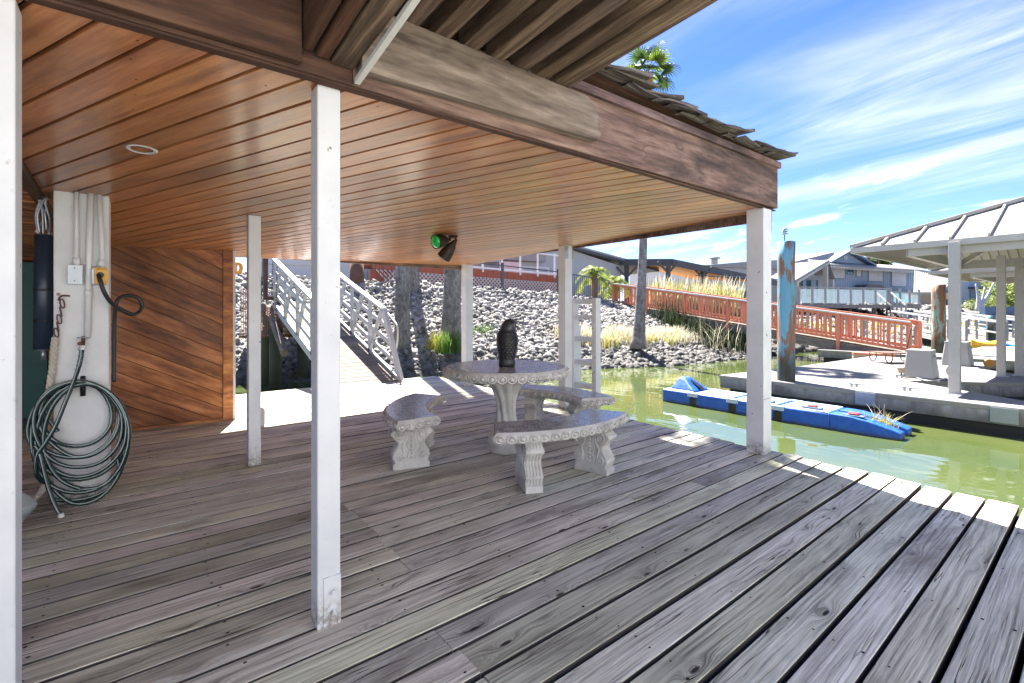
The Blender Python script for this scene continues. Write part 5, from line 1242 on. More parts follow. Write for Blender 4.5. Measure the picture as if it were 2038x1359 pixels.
window(bh, bf, bs(1686), bs(1697), bz(545, 1690), bz(537, 1690), M['bluetrim'], M['glass'], 1); window(bh, bf, bs(1704), bs(1714), bz(550, 1709), bz(537, 1709), M['bluetrim'], M['shutter'], 0)
z_ = bz(577, 1760); m = MB(); m.prism([(-.2, z_-.2), (bL+.1, z_-.2), (bL+.1, z_+.15), (-.2, z_+.15)], -.06, -.001, bf); m.build('band_trim', M['bluetrim'], bh)
m = MB(); m.prism([(bL-.12, 1.6), (bL+.06, 1.6), (bL+.06, 4.7), (bL-.12, 4.7)], -.04, -.001, bf); m.build('corner_trim', M['bluetrim'], bh)
m = MB(); e0 = [bf(-1.2, 4.62, -.9), bf(bL+.5, 4.62, -.9), bf(bL+.3, 5.2, .6), bf(-1.2, 5.2, .6)]; m.add(e0 + [v + Vector((0,0,-.14)) for v in e0], [(0,1,2,3),(4,7,6,5),(0,4,5,1),(1,5,6,2)]); m.build('skirt_roof', M['rooftile'], bh)
m = MB(); n = 44
for i in range(n): s = lerp(-1.2, bL+.45, (i+.5)/n); m.tube([bf(s, 4.64, -.93), bf(s, 5.22, .58)], .075, 5)
m.build('tile_row', M['rooftile'], bh, stuff=True)
gl, gr, gp = bs(1655), bs(1736), bs(1691); zg0, zg1 = 5.15, 6.05
m = MB(); m.prism([(gl, zg0), (gr, zg0), (gp, zg1)], .3, 5, bf); m.build('gable', M['bluegrey'], bh)
for a1, a2 in (((gl-.3, zg0-.1), (gp, zg1+.08)), ((gp, zg1+.08), (gr+.3, zg0-.1))):
    m = MB(); m.beam(bf(a1[0], a1[1], .1), bf(a2[0], a2[1], .1), .6, .15); m.build('barge_board', M['bluetrim'], bh)
m = MB(); m.prism([(gp-.35, zg0+.3), (gp+.15, zg0+.3), (gp+.15, zg0+.6), (gp-.35, zg0+.6)], .24, .29, bf); m.build('gable_vent', M['siding'], bh)
m = MB(); e0 = [bf(bs(1596), 5.05, .6), bf(gl, 5.2, .6), bf(gp-.1, zg1+.12, 1.2), bf(bs(1640), zg1-.1, 5)]; m.add(e0 + [v - Vector((0,0,.15)) for v in e0], [(0,1,2,3),(4,7,6,5),(0,4,5,1),(1,5,6,2),(2,6,7,3),(3,7,4,0)]); m.build('roof', M['rooftile'], bh)
m = MB(); m.prism([(bs(1694), bz(573, 1700)), (bs(1738), bz(573, 1700)), (bs(1728), bz(567, 1700)), (bs(1704), bz(567, 1700))], -1.0, 0, bf); m.build('porch_roof', M['awning'], bh)
# left gabled white canopy
gc = thing('white_gable_canopy', 'open white gable canopy with raftered underside beside the blue pile', 'canopy', tuple(P(1600, 600, 33)))
g1, g2, g3, g4 = P(1530, 556, 31), P(1578, 563, 30.5), P(1650, 520, 33.5), P(1582, 527, 36); g5, g6 = P(1663, 560, 33.5), P(1640, 552, 36)
for q4, nm in (((g2, g3, g4, g1), 'roof'), ((g3, g5, g6, g4), 'roof')):
    m = MB(); m.add(list(q4) + [v + Vector((0,0,.12)) for v in q4], [(0,3,2,1),(4,5,6,7),(0,1,5,4),(1,2,6,5),(2,3,7,6),(3,0,4,7)]); m.build(nm, M['metalroof'], gc)
for i in range(6):
    t_ = i/5; m = MB(); m.beam(lerp(g2, g1, t_) - Vector((0,0,.1)), lerp(g3, g4, t_) - Vector((0,0,.1)), .1, .16); m.build('rafter', M['metalroof'], gc)
for px, py, dd_, top in ((1643, 605, 33, 530), (1655, 605, 33.3, 556), (1584, 605, 30.6, 560)):
    q_ = P(px, py, dd_); m = MB(); m.box(q_.x-.13, q_.y-.13, 1.4, q_.x+.13, q_.y+.13, P(px, top, dd_).z); m.build('canopy_post', M['metalroof'], gc)
m = MB(); a = P(1575, 600, 34); b = P(1645, 600, 34.5); m.beam(a + Vector((0,0,.9)), b + Vector((0,0,.9)), .1, 2.0); m.build('back_wall', M['siding'], gc)
m = MB(); a = P(1597, 590, 33.6); b = P(1627, 590, 33.8); m.beam(a + Vector((0,0,.55)), b + Vector((0,0,.55)), .1, 1.2); m.build('sliding_door', M['glass'], gc)
# raised deck with glass railing and stairs
gd = thing('glass_railed_deck', 'raised deck with glass rail panels and stairs below the blue grey house', 'deck', tuple(P(1700, 610, 30)))
D0, D1, D2 = P(1590, 609, 28), P(1766, 610, 29.5), P(1766, 604, 33)
for a, b in ((D0, D1),):
    m = MB(); m.beam(a, b, .3, .22); m.build('edge_beam', M['rampside'], gd)
    m = MB(); q4 = [a, b, b + FR*4, a + FR*4]; m.add([v + Vector((0,0,.112)) for v in q4], [(0,1,2,3)]); m.build('deck_floor', M['plankfar'], gd)
    for i in range(8):
        q_ = lerp(a, b, i/7); m = MB(); m.box(q_.x-.06, q_.y-.06, q_.z+.11, q_.x+.06, q_.y+.06, q_.z+1.15); m.build('rail_post', M['farwhite'], gd)
    m = MB(); m.beam(a + Vector((0,0,1.12)), b + Vector((0,0,1.12)), .1, .06); m.build('top_rail', M['farwhite'], gd)
    for i in range(7):
        u, v = lerp(a, b, (i+.07)/7), lerp(a, b, (i+.93)/7); m = MB(); m.beam(u + Vector((0,0,.6)), v + Vector((0,0,.6)), .012, .85); m.build('glass_panel', M['railglass'], gd)
u0, u1 = P(1772, 606, 31), P(1829, 610, 31.5)
m = MB(); m.beam(u0, u1, .3, .26); m.build('edge_beam', M['rampside'], gd)
for i in range(4):
    q_ = lerp(u0, u1, i/3); m = MB(); m.box(q_.x-.06, q_.y-.06, q_.z+.11, q_.x+.06, q_.y+.06, q_.z+1.1); m.build('rail_post', M['farwhite'], gd)
m = MB(); m.beam(u0 + Vector((0,0,.85)), u1 + Vector((0,0,.85)), .1, .06); m.build('top_rail', M['farwhite'], gd)
for i in range(3):
    a, b = lerp(u0, u1, (i+.08)/3), lerp(u0, u1, (i+.92)/3); m = MB(); m.beam(a + Vector((0,0,.5)), b + Vector((0,0,.5)), .012, .6); m.build('glass_panel', M['railglass'], gd)
sa, sb = P(1768, 610, 29.5), P(1803, 640, 28)
for k in range(9):
    q_ = lerp(sa, sb, k/8); m = MB(); m.beam(q_ - FR*.0, q_ + FR*1.1, .34, .05); m.build('stair_tread', M['plankfar'], gd)
for o in (0, 1.1):
    m = MB(); m.beam(sa + FR*o - Vector((0,0,.05)), sb + FR*o - Vector((0,0,.05)), .06, .26); m.build('stair_stringer', M['rampside'], gd)
    m = MB(); m.beam(sa + FR*o + Vector((0,0,1.0)), sb + FR*o + Vector((0,0,.95)), .07, .07); m.build('stair_rail', M['farwhite'], gd)
    for k in range(5): q_ = lerp(sa, sb, k/4) + FR*o; m = MB(); m.box(q_.x-.04, q_.y-.04, q_.z, q_.x+.04, q_.y+.04, q_.z+1.0); m.build('rail_post', M['farwhite'], gd)
for px in (1600, 1640, 1690, 1740):
    q_ = P(px, 615, 29.5); m = MB(); m.box(q_.x-.1, q_.y-.1, .6, q_.x+.1, q_.y+.1, q_.z+.1); m.build('support_post', M['rampside'], gd)
# small pool umbrella colour on the deck: a turquoise chair
m = MB(); q_ = P(1798, 596, 32); m.loft([[q_ + RT*x + FR*y + Vector((0,0,z)) for x, y in ((-.35,-.3),(.35,-.3),(.35,.3),(-.35,.3))] for z in (-.2, .05)] + [[q_ + RT*x + FR*.3 + Vector((0,0,z)) for x, z in ((-.3,.05),(.3,.05),(.3,.45),(-.3,.45))]], smooth=False); tag(m.build('garden_chair', plain('turquoise cushion', (.05,.40,.42), .7)), 'turquoise cushioned chair behind the glass rail', 'chair')
# beige building with corrugated roof
be, ef, eL = building('beige_house', 'beige stucco house with white ribbed metal roof behind the rusty pile', 'house', P(1815, 612, 35), P(1900, 612, 36), 1.3, 2.55, 1.2, M['beige'])
e0 = [P(1819, 583, 34.2), P(1874, 583, 34.8), P(1896, 556, 38), P(1821, 539, 41)]
m = MB(); m.add(e0 + [v - Vector((0,0,.12)) for v in e0], [(0,1,2,3),(4,7,6,5),(0,4,5,1),(1,5,6,2),(2,6,7,3),(3,7,4,0)]); m.build('roof', M['metalroof'], be)
for i in range(18):
    t_ = i/17; m = MB(); m.beam(lerp(e0[0], e0[1], t_) + Vector((0,0,.02)), lerp(e0[3], e0[2], t_) + Vector((0,0,.02)), .05, .08); m.build('roof_rib', M['metalroof'], be)
window(be, ef, eL*.55, eL*.8, 1.4, 2.0, M['rust'], M['glass'], 3)
b3, f3_, L3 = building('blue_shed', 'slate blue low building with dark verandah behind the second canopy', 'building', P(1878, 612, 38), P(2045, 612, 40), 1.3, 3.7, 1.5, M['bluegrey'])
m = MB(); m.prism([(L3*.3, 1.4), (L3, 1.4), (L3, 2.9), (L3*.3, 2.9)], -.06, -.01, f3_); m.build('verandah', M['bluetrim'], b3)
m = MB(); m.prism([(L3*.28, 2.95), (L3+.3, 2.95), (L3+.3, 3.1), (L3*.28, 3.1)], -1.6, -.01, f3_); m.build('verandah_roof', M['awning'], b3)
window(b3, f3_, .3, 1.2, 1.5, 2.8, M['bluetrim'], M['glass'], 1)
m = MB(); a = P(1955, 650, 27); b = P(2100, 650, 27.5); m.beam(a + Vector((0,0,.4)), b + Vector((0,0,.4)), .3, 1.5); tag(m.build('retaining_wall', M['bluetrim']), 'dark blue grey retaining wall at the right edge', 'wall')
bush(2012, 575, 32, 1.5, 1500, M['shrub'], 'bright green tree between the canopy posts at the right edge', 'tree', .13)
bush(2045, 590, 31, 1.6, 1300, M['shrub'], 'bright green bush at the right edge of the photo', 'shrub', .13)
bush(1968, 605, 31, .6, 500, M['shrub'], 'small yellow green bush right of the bare white branches', 'shrub', .09)
bush(1935, 607, 31, .45, 320, M['shrub'], 'small potted green bush left of the bare white branches', 'shrub', .08)
m = MB(); c = P(1945, 618, 30)
for tip in ((1942, 565), (1960, 572), (1978, 562), (1950, 590)): m.tube(smooth([c, (c + P(tip[0], tip[1], 30))/2 + RT*.1, P(tip[0], tip[1], 30)], 4), [.12-.01*i for i in range(9)], 6)
tag(m.build('bare_tree', M['siding']), 'leafless white branched small tree behind the second canopy', 'tree')
for px, d_ in ((1700, 44), (1713, 46), (1725, 45)):
    pass
for px, py, lab in ((1731, 520, 'left of three distant palm tops above the blue grey roof'), (1748, 522, 'middle of three distant palm tops above the blue grey roof'), (1762, 523, 'right of three distant palm tops above the blue grey roof')):
    c = P(px, py-3, 70); t = thing('distant_palm', lab, 'palm tree', (c.x, c.y, 1.5)); m = MB(); m.tube([(c.x, c.y, 1.4), (c.x, c.y, c.z)], .35, 8); m.build('trunk', M['palmboot'], t)
    m = MB()
    for k in range(60):
        az = random.uniform(0, 2*PI); el = random.uniform(-60, 70); v = Vector((math.cos(az)*math.cos(R(el)), math.sin(az)*math.cos(R(el)), math.sin(R(el)))); sd_ = v.orthogonal().normalized(); m.add([c, c + v*.7 + sd_*.2, c + v*1.1 - Vector((0,0,.2)), c + v*.7 - sd_*.2], [(0,1,2,3)])
    m.build('crown', M['palmdark'], t)
# far tree belt low on the horizon right and left (reads as one mass)
m = MB()
for k in range(9000):
    px = random.uniform(1380, 2300); d_ = random.uniform(60, 75); c = P(px, 611, d_); hgt = 2.6 + 1.2*noise.noise(Vector((px*.02, 0, 0))); c.z = 1.4 + random.random()*hgt
    a = Vector((random.uniform(-1, 1), random.uniform(-1, 1), random.uniform(-1, 1))).normalized()*.35; b = a.orthogonal().normalized()*.22; m.add([c-a, c+b, c+a, c-b], [(0,1,2,3)])
tag(m.build('tree_belt', M['reed'], stuff=True), 'distant green tree belt behind the houses on the right', 'trees')

# ================================================================ CONCRETE DOCKS
def dock(poly, label, z=.0, th=.24, fl=True, inset=.12, name='concrete_dock'):
    cx_ = sum(p[0] for p in poly)/len(poly); cy_ = sum(p[1] for p in poly)/len(poly); t = thing(name, label, 'dock', (cx_, cy_, 0))
    m = MB(); m.prism(poly, z-.07, z, lambda u, v, w: (u, v, w)); m.build('slab', M['conc'], t, bevel=.012)
    m = MB(); n = len(poly); 
    ar = sum(poly[i][0]*poly[(i+1) % n][1] - poly[(i+1) % n][0]*poly[i][1] for i in range(n)); sgn = 1 if ar > 0 else -1
    def off(o):
        out = []
        for i in range(n):
            p0, p1, p2 = Vector(poly[i-1]), Vector(poly[i]), Vector(poly[(i+1) % n]); d1 = (p1-p0).normalized(); d2 = (p2-p1).normalized(); n1 = Vector((-d1.y, d1.x))*sgn; n2 = Vector((-d2.y, d2.x))*sgn; b_ = (n1+n2); b_ = b_/max(.3, b_.length_squared/2); out.append((p1.x + b_.x*o, p1.y + b_.y*o))
        return out
    m.prism(off(.015), z-th, z-.0705, lambda u, v, w: (u, v, w)); m.build('waler', M['waler'], t)
    if fl: m = MB(); m.prism(off(inset), -.75, z-th-.001, lambda u, v, w: (u, v, w)); m.build('float', M['black'], t, bevel=.03)
    return t
dk1 = dock([(8.25, 2.85), (8.25, -9), (9.02, -9), (9.02, -1.15), (10.17, .45), (11.38, -.95), (11.38, -9), (12.7, -9), (12.7, -.9), (13.6, -.05), (15.3, -.05), (15.3, 2.25), (10.7, 2.5)], 'pale concrete finger dock beside the blue float')
for y_ in (-4, -2.5, -1.0, .5, 2.0):
    m = MB(); m.box(8.238, y_-.13, -.215, 8.262, y_+.13, -.02); m.build('blue_bracket', M['galv'], dk1, bevel=.004)
m = MB(); m.box(8.5, 1.28, .0004, 13.8, 1.288, .0014); m.box(10.0, -.0, .0004, 10.008, 2.4, .0014); m.build('joint_line', M['groove'], dk1)
dk2 = dock([(16.4, 4.0), (16.4, -14), (19.2, -14), (19.2, 4.0)], 'long concrete walkway dock where the red ramp lands', name='walkway_dock')
dk3 = dock([(19.2, 1.0), (19.2, -.6), (27, -.6), (27, 1.0)], 'farther concrete dock reaching toward the right bank', name='walkway_dock')
# piles
def pile(px, py, z0, z1, r, mat, label, d=None):
    c = W(px, py, z0) if d is None else P(px, py, d); t = thing('dock_pile', label, 'pile', (c.x, c.y, 0)); m = MB(); n = 18; pts = [(c.x + .01*math.sin(i), c.y, lerp(-1.2, z1, i/12)) for i in range(13)]
    m.tube(pts, [r*(1+.03*math.sin(i*1.7)) for i in range(13)], n); m.build('shaft', mat, t); return t, c
t_, c_ = pile(1565, 757, 0, 2.46, .14, M['bluepile'], 'near wooden pile with peeling bright blue paint beside the corner post')
bhz = thing('solar_finial', 'small tiered lamp finial on top of the blue pile', 'lamp', (c_.x-.09, c_.y, 2.46)); bx, by = c_.x-.07, c_.y
m = MB(); m.tube([(bx, by, 2.44), (bx, by, 2.58)], .008, 6); m.build('stem', M['bronze'], bhz)
for z in (2.60, 2.64, 2.68):
    m = MB(); m.lathe([(.03, -.014), (.055, -.006), (.055, .0), (.03, .012)], 14, (bx, by, z)); m.build('tier', M['galv'], bhz)
pile(1868, 702, 0, 1.99, .165, M['greenpile'], 'rusty brown and green pile behind the first dock box')
pile(1972, 676, 0, 1.0, .16, M['bluepile'], 'short distant pile with faded blue band between the canopy posts', d=21)
# dock boxes
def dbox(cx_, cy_, s, h, label, open_=False):
    t = thing('dock_box', label, 'dock box', (cx_, cy_, 0), 0, 'white dock boxes on the concrete docks'); a = s/2; b = s*.38
    m = MB(); m.loft([[(cx_-a, cy_-a, .003), (cx_+a, cy_-a, .003), (cx_+a, cy_+a, .003), (cx_-a, cy_+a, .003)], [(cx_-b, cy_-b, h), (cx_+b, cy_-b, h), (cx_+b, cy_+b, h), (cx_-b, cy_+b, h)]], smooth=False); m.build('body', M['boxwhite'], t, bevel=.02)
    m = MB(); m.loft([[(cx_+x*b*1.03, cy_+y*b*1.03, z) for x, y in ((-1,-1),(1,-1),(1,1),(-1,1))] for z in (h-.03, h+.02)], smooth=False); m.build('lid', M['boxwhite'], t, bevel=.01)
    m = MB(); m.beam((cx_-b*.5, cy_-lerp(a, b, .82)-.004, h*.82), (cx_+b*.5, cy_-lerp(a, b, .82)-.004, h*.82), .006, .015); m.build('vent_slot', M['black'], t); return t
dbox(10.85, .35, .46, .50, 'nearer white tapered dock box behind the first canopy post'); dbox(14.1, .35, .5, .52, 'farther white tapered dock box between the canopy posts')
q_ = W(1970, 731, 0); m = MB(); m.tube([(q_.x, q_.y, .09), (q_.x+.05, q_.y+.03, .09)], .09, 14); tag(m.build('hose_reel', M['orange']), 'orange hose reel leaning on the farther dock box', 'reel')
q_ = W(1893, 748, 0); m = MB()
for k in range(4): m.tube([Vector((q_.x, q_.y, .10)) + RT*(.10-.012*k)*math.cos(a) + Vector((0,0,(.10-.012*k)*math.sin(a))) for a in [2*PI*i/18 for i in range(18)]], .010, 6, closed=True)
tag(m.build('cord_coil', M['rope']), 'grey cord coil against the nearer dock box', 'cord coil')
# power pedestals and hose on the dock
for px, py, lab in ((1794, 752, 'small tan outlet box on a stake at the dock edge'), (1918, 727, 'small tan outlet box on a stake between the dock boxes')):
    q_ = W(px, py, 0); t = thing('dock_outlet', lab, 'outlet box', (q_.x, q_.y, 0), 0, 'outlet boxes on stakes along the dock'); m = MB(); m.box(q_.x-.012, q_.y-.012, 0, q_.x+.012, q_.y+.012, .1); m.build('stake', M['rust'], t)
    m = MB(); m.loft([[Vector((q_.x, q_.y, z)) + RT*x + FR*y for x, y in ((-.06,-.02),(.05,-.02),(.05,.02),(-.06,.02))] for z in (.09, .17)] + [[Vector((q_.x, q_.y, .19)) + RT*x + FR*y for x, y in ((-.08,-.02),(.04,-.02),(.04,.02),(-.08,.02))]], smooth=False); m.build('box', plain('tan plastic', (.45,.33,.24), .6), t)
m = MB(); m.tube(smooth([W(1800, 746, .02), W(1820, 750, .02), W(1845, 758, .02), W(1865, 757, .02), W(1885, 752, .02)], 5), .012, 6); tag(m.build('dock_hose', M['galv']), 'thin grey hose lying along the edge of the concrete dock', 'hose')
def cleat(px, py, lab):
    q_ = W(px, py, 0); t = thing('dock_cleat', lab, 'cleat', (q_.x, q_.y, 0), 0, 'metal cleats on the dock'); m = MB(); m.tube([Vector((q_.x, q_.y, .05)) + Vector((0, s*.14, .012*abs(s))) for s in (-1, -.5, 0, .5, 1)], [.008,.012,.014,.012,.008], 8); m.build('horn', M['galv'], t)
    m = MB(); m.box(q_.x-.015, q_.y-.05, .0005, q_.x+.015, q_.y-.02, .045); m.box(q_.x-.015, q_.y+.02, .0005, q_.x+.015, q_.y+.05, .045); m.build('foot', M['galv'], t)
cleat(1806, 778, 'cleat on the front finger dock left of the canopy post'); cleat(1700, 770, 'cleat on the front finger dock behind the blue float'); cleat(1790, 752, 'cleat beside the tan outlet box near the dock notch')
# dock cart
ct_ = W(1790, 722, 0); t = thing('dock_cart', 'rusty low dock cart with loop legs on the concrete dock', 'cart', (ct_.x, ct_.y, 0)); cv = Vector((ct_.x, ct_.y, 0))
def cvp(a, b, z): return cv + RT*a + FR*b + Vector((0,0,z))
m = MB(); m.loft([[cvp(-.55, -.2, z), cvp(.5, -.2, z-.02), cvp(.5, .3, z-.02), cvp(-.55, .3, z)] for z in (.235, .26)], smooth=False); m.build('bed', plain('rusty tan metal', (.16,.11,.085), .7, .3, var=.3), t)
for a_, b_ in ((-.4, -.2), (.35, -.2), (-.4, .3), (.35, .3)):
    m = MB(); m.tube(smooth([cvp(a_-.07, b_, .23), cvp(a_-.08, b_, .1), cvp(a_, b_, .012), cvp(a_+.08, b_, .1), cvp(a_+.07, b_, .23)], 5), .012, 6); m.build('leg_loop', M['rust'], t)
m = MB(); m.tube([cvp(.5, 0, .12), cvp(.5, .06, .12)], .13, 16); m.build('wheel', M['rust'], t)
m = MB(); m.tube(smooth([cvp(.2, .05, .26), cvp(.27, .05, .6), cvp(.33, .05, .85)], 4), .014, 6); m.build('handle', M['rust'], t)
t = thing('engine_crate', 'brown box shaped motor resting beside the cart', 'motor', tuple(cvp(.75, .25, 0))); m = MB(); m.box(*tuple(cvp(.62, .15, .0))[:2], .02, *tuple(cvp(.95, .45, 0))[:2], .26); m.build('case', plain('brown case', (.30,.20,.12), .7), t, bevel=.01)
m = MB(); m.tube([cvp(.60, .2, .1), cvp(.66, .2, .1)], .09, 12); m.build('wheel', M['black'], t)
# stacked boards and kayaks
for k, (mt, dz, lab) in enumerate(((M['redpaint'], .28, 'upper red board of the stack floating by the dock'), (M['yelgrass'], .16, 'middle tan board of the stack floating by the dock'), (M['galv'], .04, 'lowest grey board of the stack floating by the dock'))):
    a, b = W(1697, 711, -.1), W(1776, 714, -.1); a.z = b.z = -.3 + dz; m = MB()
    m.loft([[lerp(a, b, s) + Vector((0, 0, z)) + FR*o for o, z in ((-w, 0), (w, 0), (w, .07), (-w, .07))] for s, w in ((0, .03), (.12, .2), (.5, .3), (.9, .25), (1, .1))], smooth=False)
    tag(m.build('paddle_board', [M['redpaint'], plain('tan board', (.45,.36,.25), .6), M['galv']][k]), lab, 'board', 'boards stacked beside the dock')
def kayak(pa, pb, z, w, mat, lab, name='kayak'):
    m = MB(); rings = []
    for s, ww_, up in ((0, .05, .12), (.1, .45, .04), (.3, .85, 0), (.5, 1, 0), (.7, .85, 0), (.9, .45, .04), (1, .05, .12)):
        c = lerp(pa, pb, s); c.z = z; rings.append([c + FR*(w*ww_*math.cos(a)) + Vector((0,0,.16*math.sin(a)*(1 if math.sin(a) < 0 else .6) + up)) for a in [2*PI*k/12 for k in range(12)]])
    m.loft(rings); return tag(m.build(name, mat), lab, 'boat')
kayak(P(1933, 688, 16.5), P(1992, 688, 17), P(1960, 685, 16.8).z, .35, M['kayakyellow'], 'yellow kayak lying on the far dock between canopy posts')
kayak(P(1996, 691, 16.6), P(2075, 691, 16.6), P(2020, 692, 16.6).z, .6, M['kayakblue'], 'bright blue boat hull at the right edge behind the second canopy post', 'small_boat')
# white gangways on the far bank
def wgang(a, b, label, w=1.0, mat=None):
    t = thing('far_gangway', label, 'gangway', tuple((a+b)/2)); mat = mat or M['farwhite']; hv = Vector((b.x-a.x, b.y-a.y, 0)).normalized(); sv = Vector((-hv.y, hv.x, 0))
    if sv.dot(FR) < 0: sv = -sv
    for o in (0, w):
        m = MB(); m.beam(a + sv*o, b + sv*o, .08, .2); m.build('stringer', mat, t); m = MB(); m.beam(a + sv*o + Vector((0,0,.95)), b + sv*o + Vector((0,0,.95)), .08, .09); m.build('handrail', mat, t)
        m = MB(); m.beam(a + sv*o + Vector((0,0,.5)), b + sv*o + Vector((0,0,.5)), .04, .06); m.build('rail', mat, t)
        n = max(3, int((b-a).length/1.2))
        for i in range(n+1): q_ = lerp(a, b, i/n) + sv*o; m = MB(); m.box(q_.x-.035, q_.y-.035, q_.z, q_.x+.035, q_.y+.035, q_.z+.95); m.build('rail_post', mat, t)
    m = MB(); m.beam(a + sv*w/2 + Vector((0,0,.06)), b + sv*w/2 + Vector((0,0,.06)), w*.95, .04); m.build('walkway', M['plankfar'], t)
wgang(P(1650, 655, 24), P(1880, 703, 17.2), 'pale gangway running down just behind the red ramp')
wgang(P(1820, 655, 25), P(1985, 687, 19), 'second white gangway behind the rusty pile')
wgang(P(1880, 652, 27), P(2060, 684, 21), 'third white gangway at the right between canopy posts')
wgang(P(1960, 650, 29), P(2150, 680, 23), 'farthest white gangway below the retaining wall')
tt = [(p.x, p.y, p.z) for p in (bank_pt(random.uniform(9.6, 11.8), random.uniform(.15, .4)) for _ in range(2600))]
blades('bank_plants', tt, .4, .03, M['yelgrass'], 'yellow green plants low on the far right bank', 'plants', .8)

# ---------------------------------------------------------------- metal canopies over the slips
def canopy(x0, x1, y0, y1, ze, zr, label, posts, plabel):
    t = thing('boat_canopy', label, 'canopy', ((x0+x1)/2, (y0+y1)/2, 0), 0, 'hip roofed metal boat canopies'); xm = (x0+x1)/2; hw = (x1-x0)/2; ry1 = y1 - hw; ry0 = y0 + hw
    c = [Vector((x0, y1, ze)), Vector((x1, y1, ze)), Vector((x1, y0, ze)), Vector((x0, y0, ze))]; r1 = Vector((xm, ry1, zr)); r0 = Vector((xm, ry0, zr)); U = Vector((0,0,.03))
    for nm, q4 in (('roof_slope', [c[3], c[0], r1, r0]), ('roof_slope', [c[0], c[1], r1]), ('roof_slope', [c[1], c[2], r0, r1]), ('roof_slope', [c[2], c[3], r0])):
        n = len(q4); m = MB(); m.add(q4 + [v + U for v in q4], [tuple(range(n-1, -1, -1)), tuple(range(n, 2*n))] + [(i, (i+1) % n, n+(i+1) % n, n+i) for i in range(n)]); m.build(nm, M['metalroof'], t)
    # raised seams up the slopes
    def seam(a, b): m = MB(); m.beam(a + Vector((0,0,.05)), b + Vector((0,0,.05)), .03, .045); return m.build('seam', M['metalroof'], t)
    def under(a, b): m = MB(); m.beam(a - Vector((0,0,.012)), b - Vector((0,0,.012)), .02, .018); return m.build('sheet_rib', M['metalroof'], t)
    st_ = .42; y = y1 - st_
    while y > y0:
        run = min(hw, y1 - y, y - y0); 
        for sx_, xx in ((1, x0), (-1, x1)): seam(Vector((xx, y, ze)), Vector((xx + sx_*run, y, ze + (zr-ze)*run/hw)))
        y -= st_
    x = x0 + st_
    while x < x1:
        run = min(x-x0, x1-x); seam(Vector((x, y1, ze)), Vector((x, y1-run, ze + (zr-ze)*run/hw))); x += st_
    x = x0 + .14
    while x < x1:
        run = min(x-x0, x1-x); under(Vector((x, y1, ze)), Vector((x, y1-run, ze + (zr-ze)*run/hw))); x += .14
    y = y1 - .14
    while y > max(y0, y1-6):
        run = min(hw, y1 - y)
        for sx_, xx in ((1, x0), (-1, x1)): under(Vector((xx, y, ze)), Vector((xx + sx_*run, y, ze + (zr-ze)*run/hw)))
        y -= .14
    for a, b in ((c[0], r1), (c[1], r1), (c[2], r0), (c[3], r0), (r1, r0)): m = MB(); m.beam(a + Vector((0,0,.06)), b + Vector((0,0,.06)), .12, .05); m.build('ridge_cap', M['metalroof'], t)
    for a, b in ((c[0], c[1]), (c[3], c[0]), (c[1], c[2])): m = MB(); m.beam(a - Vector((0,0,.02)), b - Vector((0,0,.02)), .04, .09); m.build('eave_trim', M['steel'], t)
    # frame
    i_ = .75; A, B, C, D = Vector((x0+.12, y1-i_, ze-.09)), Vector((x1-.9, y1-i_, ze-.09)), Vector((x1-.9, y0+.3, ze-.09)), Vector((x0+.12, y0+.3, ze-.09))
    for a, b in ((A, B), (B, C), (D, A)): m = MB(); m.beam(a, b, .08, .17); m.build('frame_beam', M['steel'], t)
    for k in range(4):
        yy_ = y1 - i_ - 1.3*(k+1); m = MB(); m.beam((x0+.12, yy_, ze-.06), (x1-.9, yy_-.0, ze-.06), .06, .12) if k % 2 else m.beam((x0+.12, yy_, ze-.06), (xm, ry1-.3-k*.3, zr-.15), .06, .1); m.build('cross_beam', M['steel'], t)
    m = MB(); m.beam(A + Vector((.0,0,.03)), r1 - Vector((0,0,.12)), .06, .1); m.build('hip_rafter', M['steel'], t); m = MB(); m.beam(B + Vector((.0,0,.03)), r1 - Vector((0,0,.12)), .06, .1); m.build('hip_rafter', M['steel'], t)
    for px_, py_, s in posts: m = MB(); m.box(px_-s, py_-s, 0, px_+s, py_+s, ze-.02); m.build('canopy_post', M['steel'], t, bevel=.006); m = MB(); m.box(px_-s*1.6, py_-s*1.6, .0005, px_+s*1.6, py_+s*1.6, .012); m.build('foot_plate', M['galv'], t)
    return t
canopy(9.08, 14.1, -10, .92, 2.29, 3.30, 'near hip roofed white metal boat canopy over the slips at the right', [(9.0+.05, -.40, .065), (12.2, -.55, .06), (9.05, -4.5, .065), (12.2, -4.5, .06)], '')
canopy(15.0, 20.0, -10, 1.0, 2.20, 3.15, 'farther smaller looking metal boat canopy behind the near one', [(12.62, -.75, .06), (16.6, -.8, .06), (18.9, -.8, .06)], '')

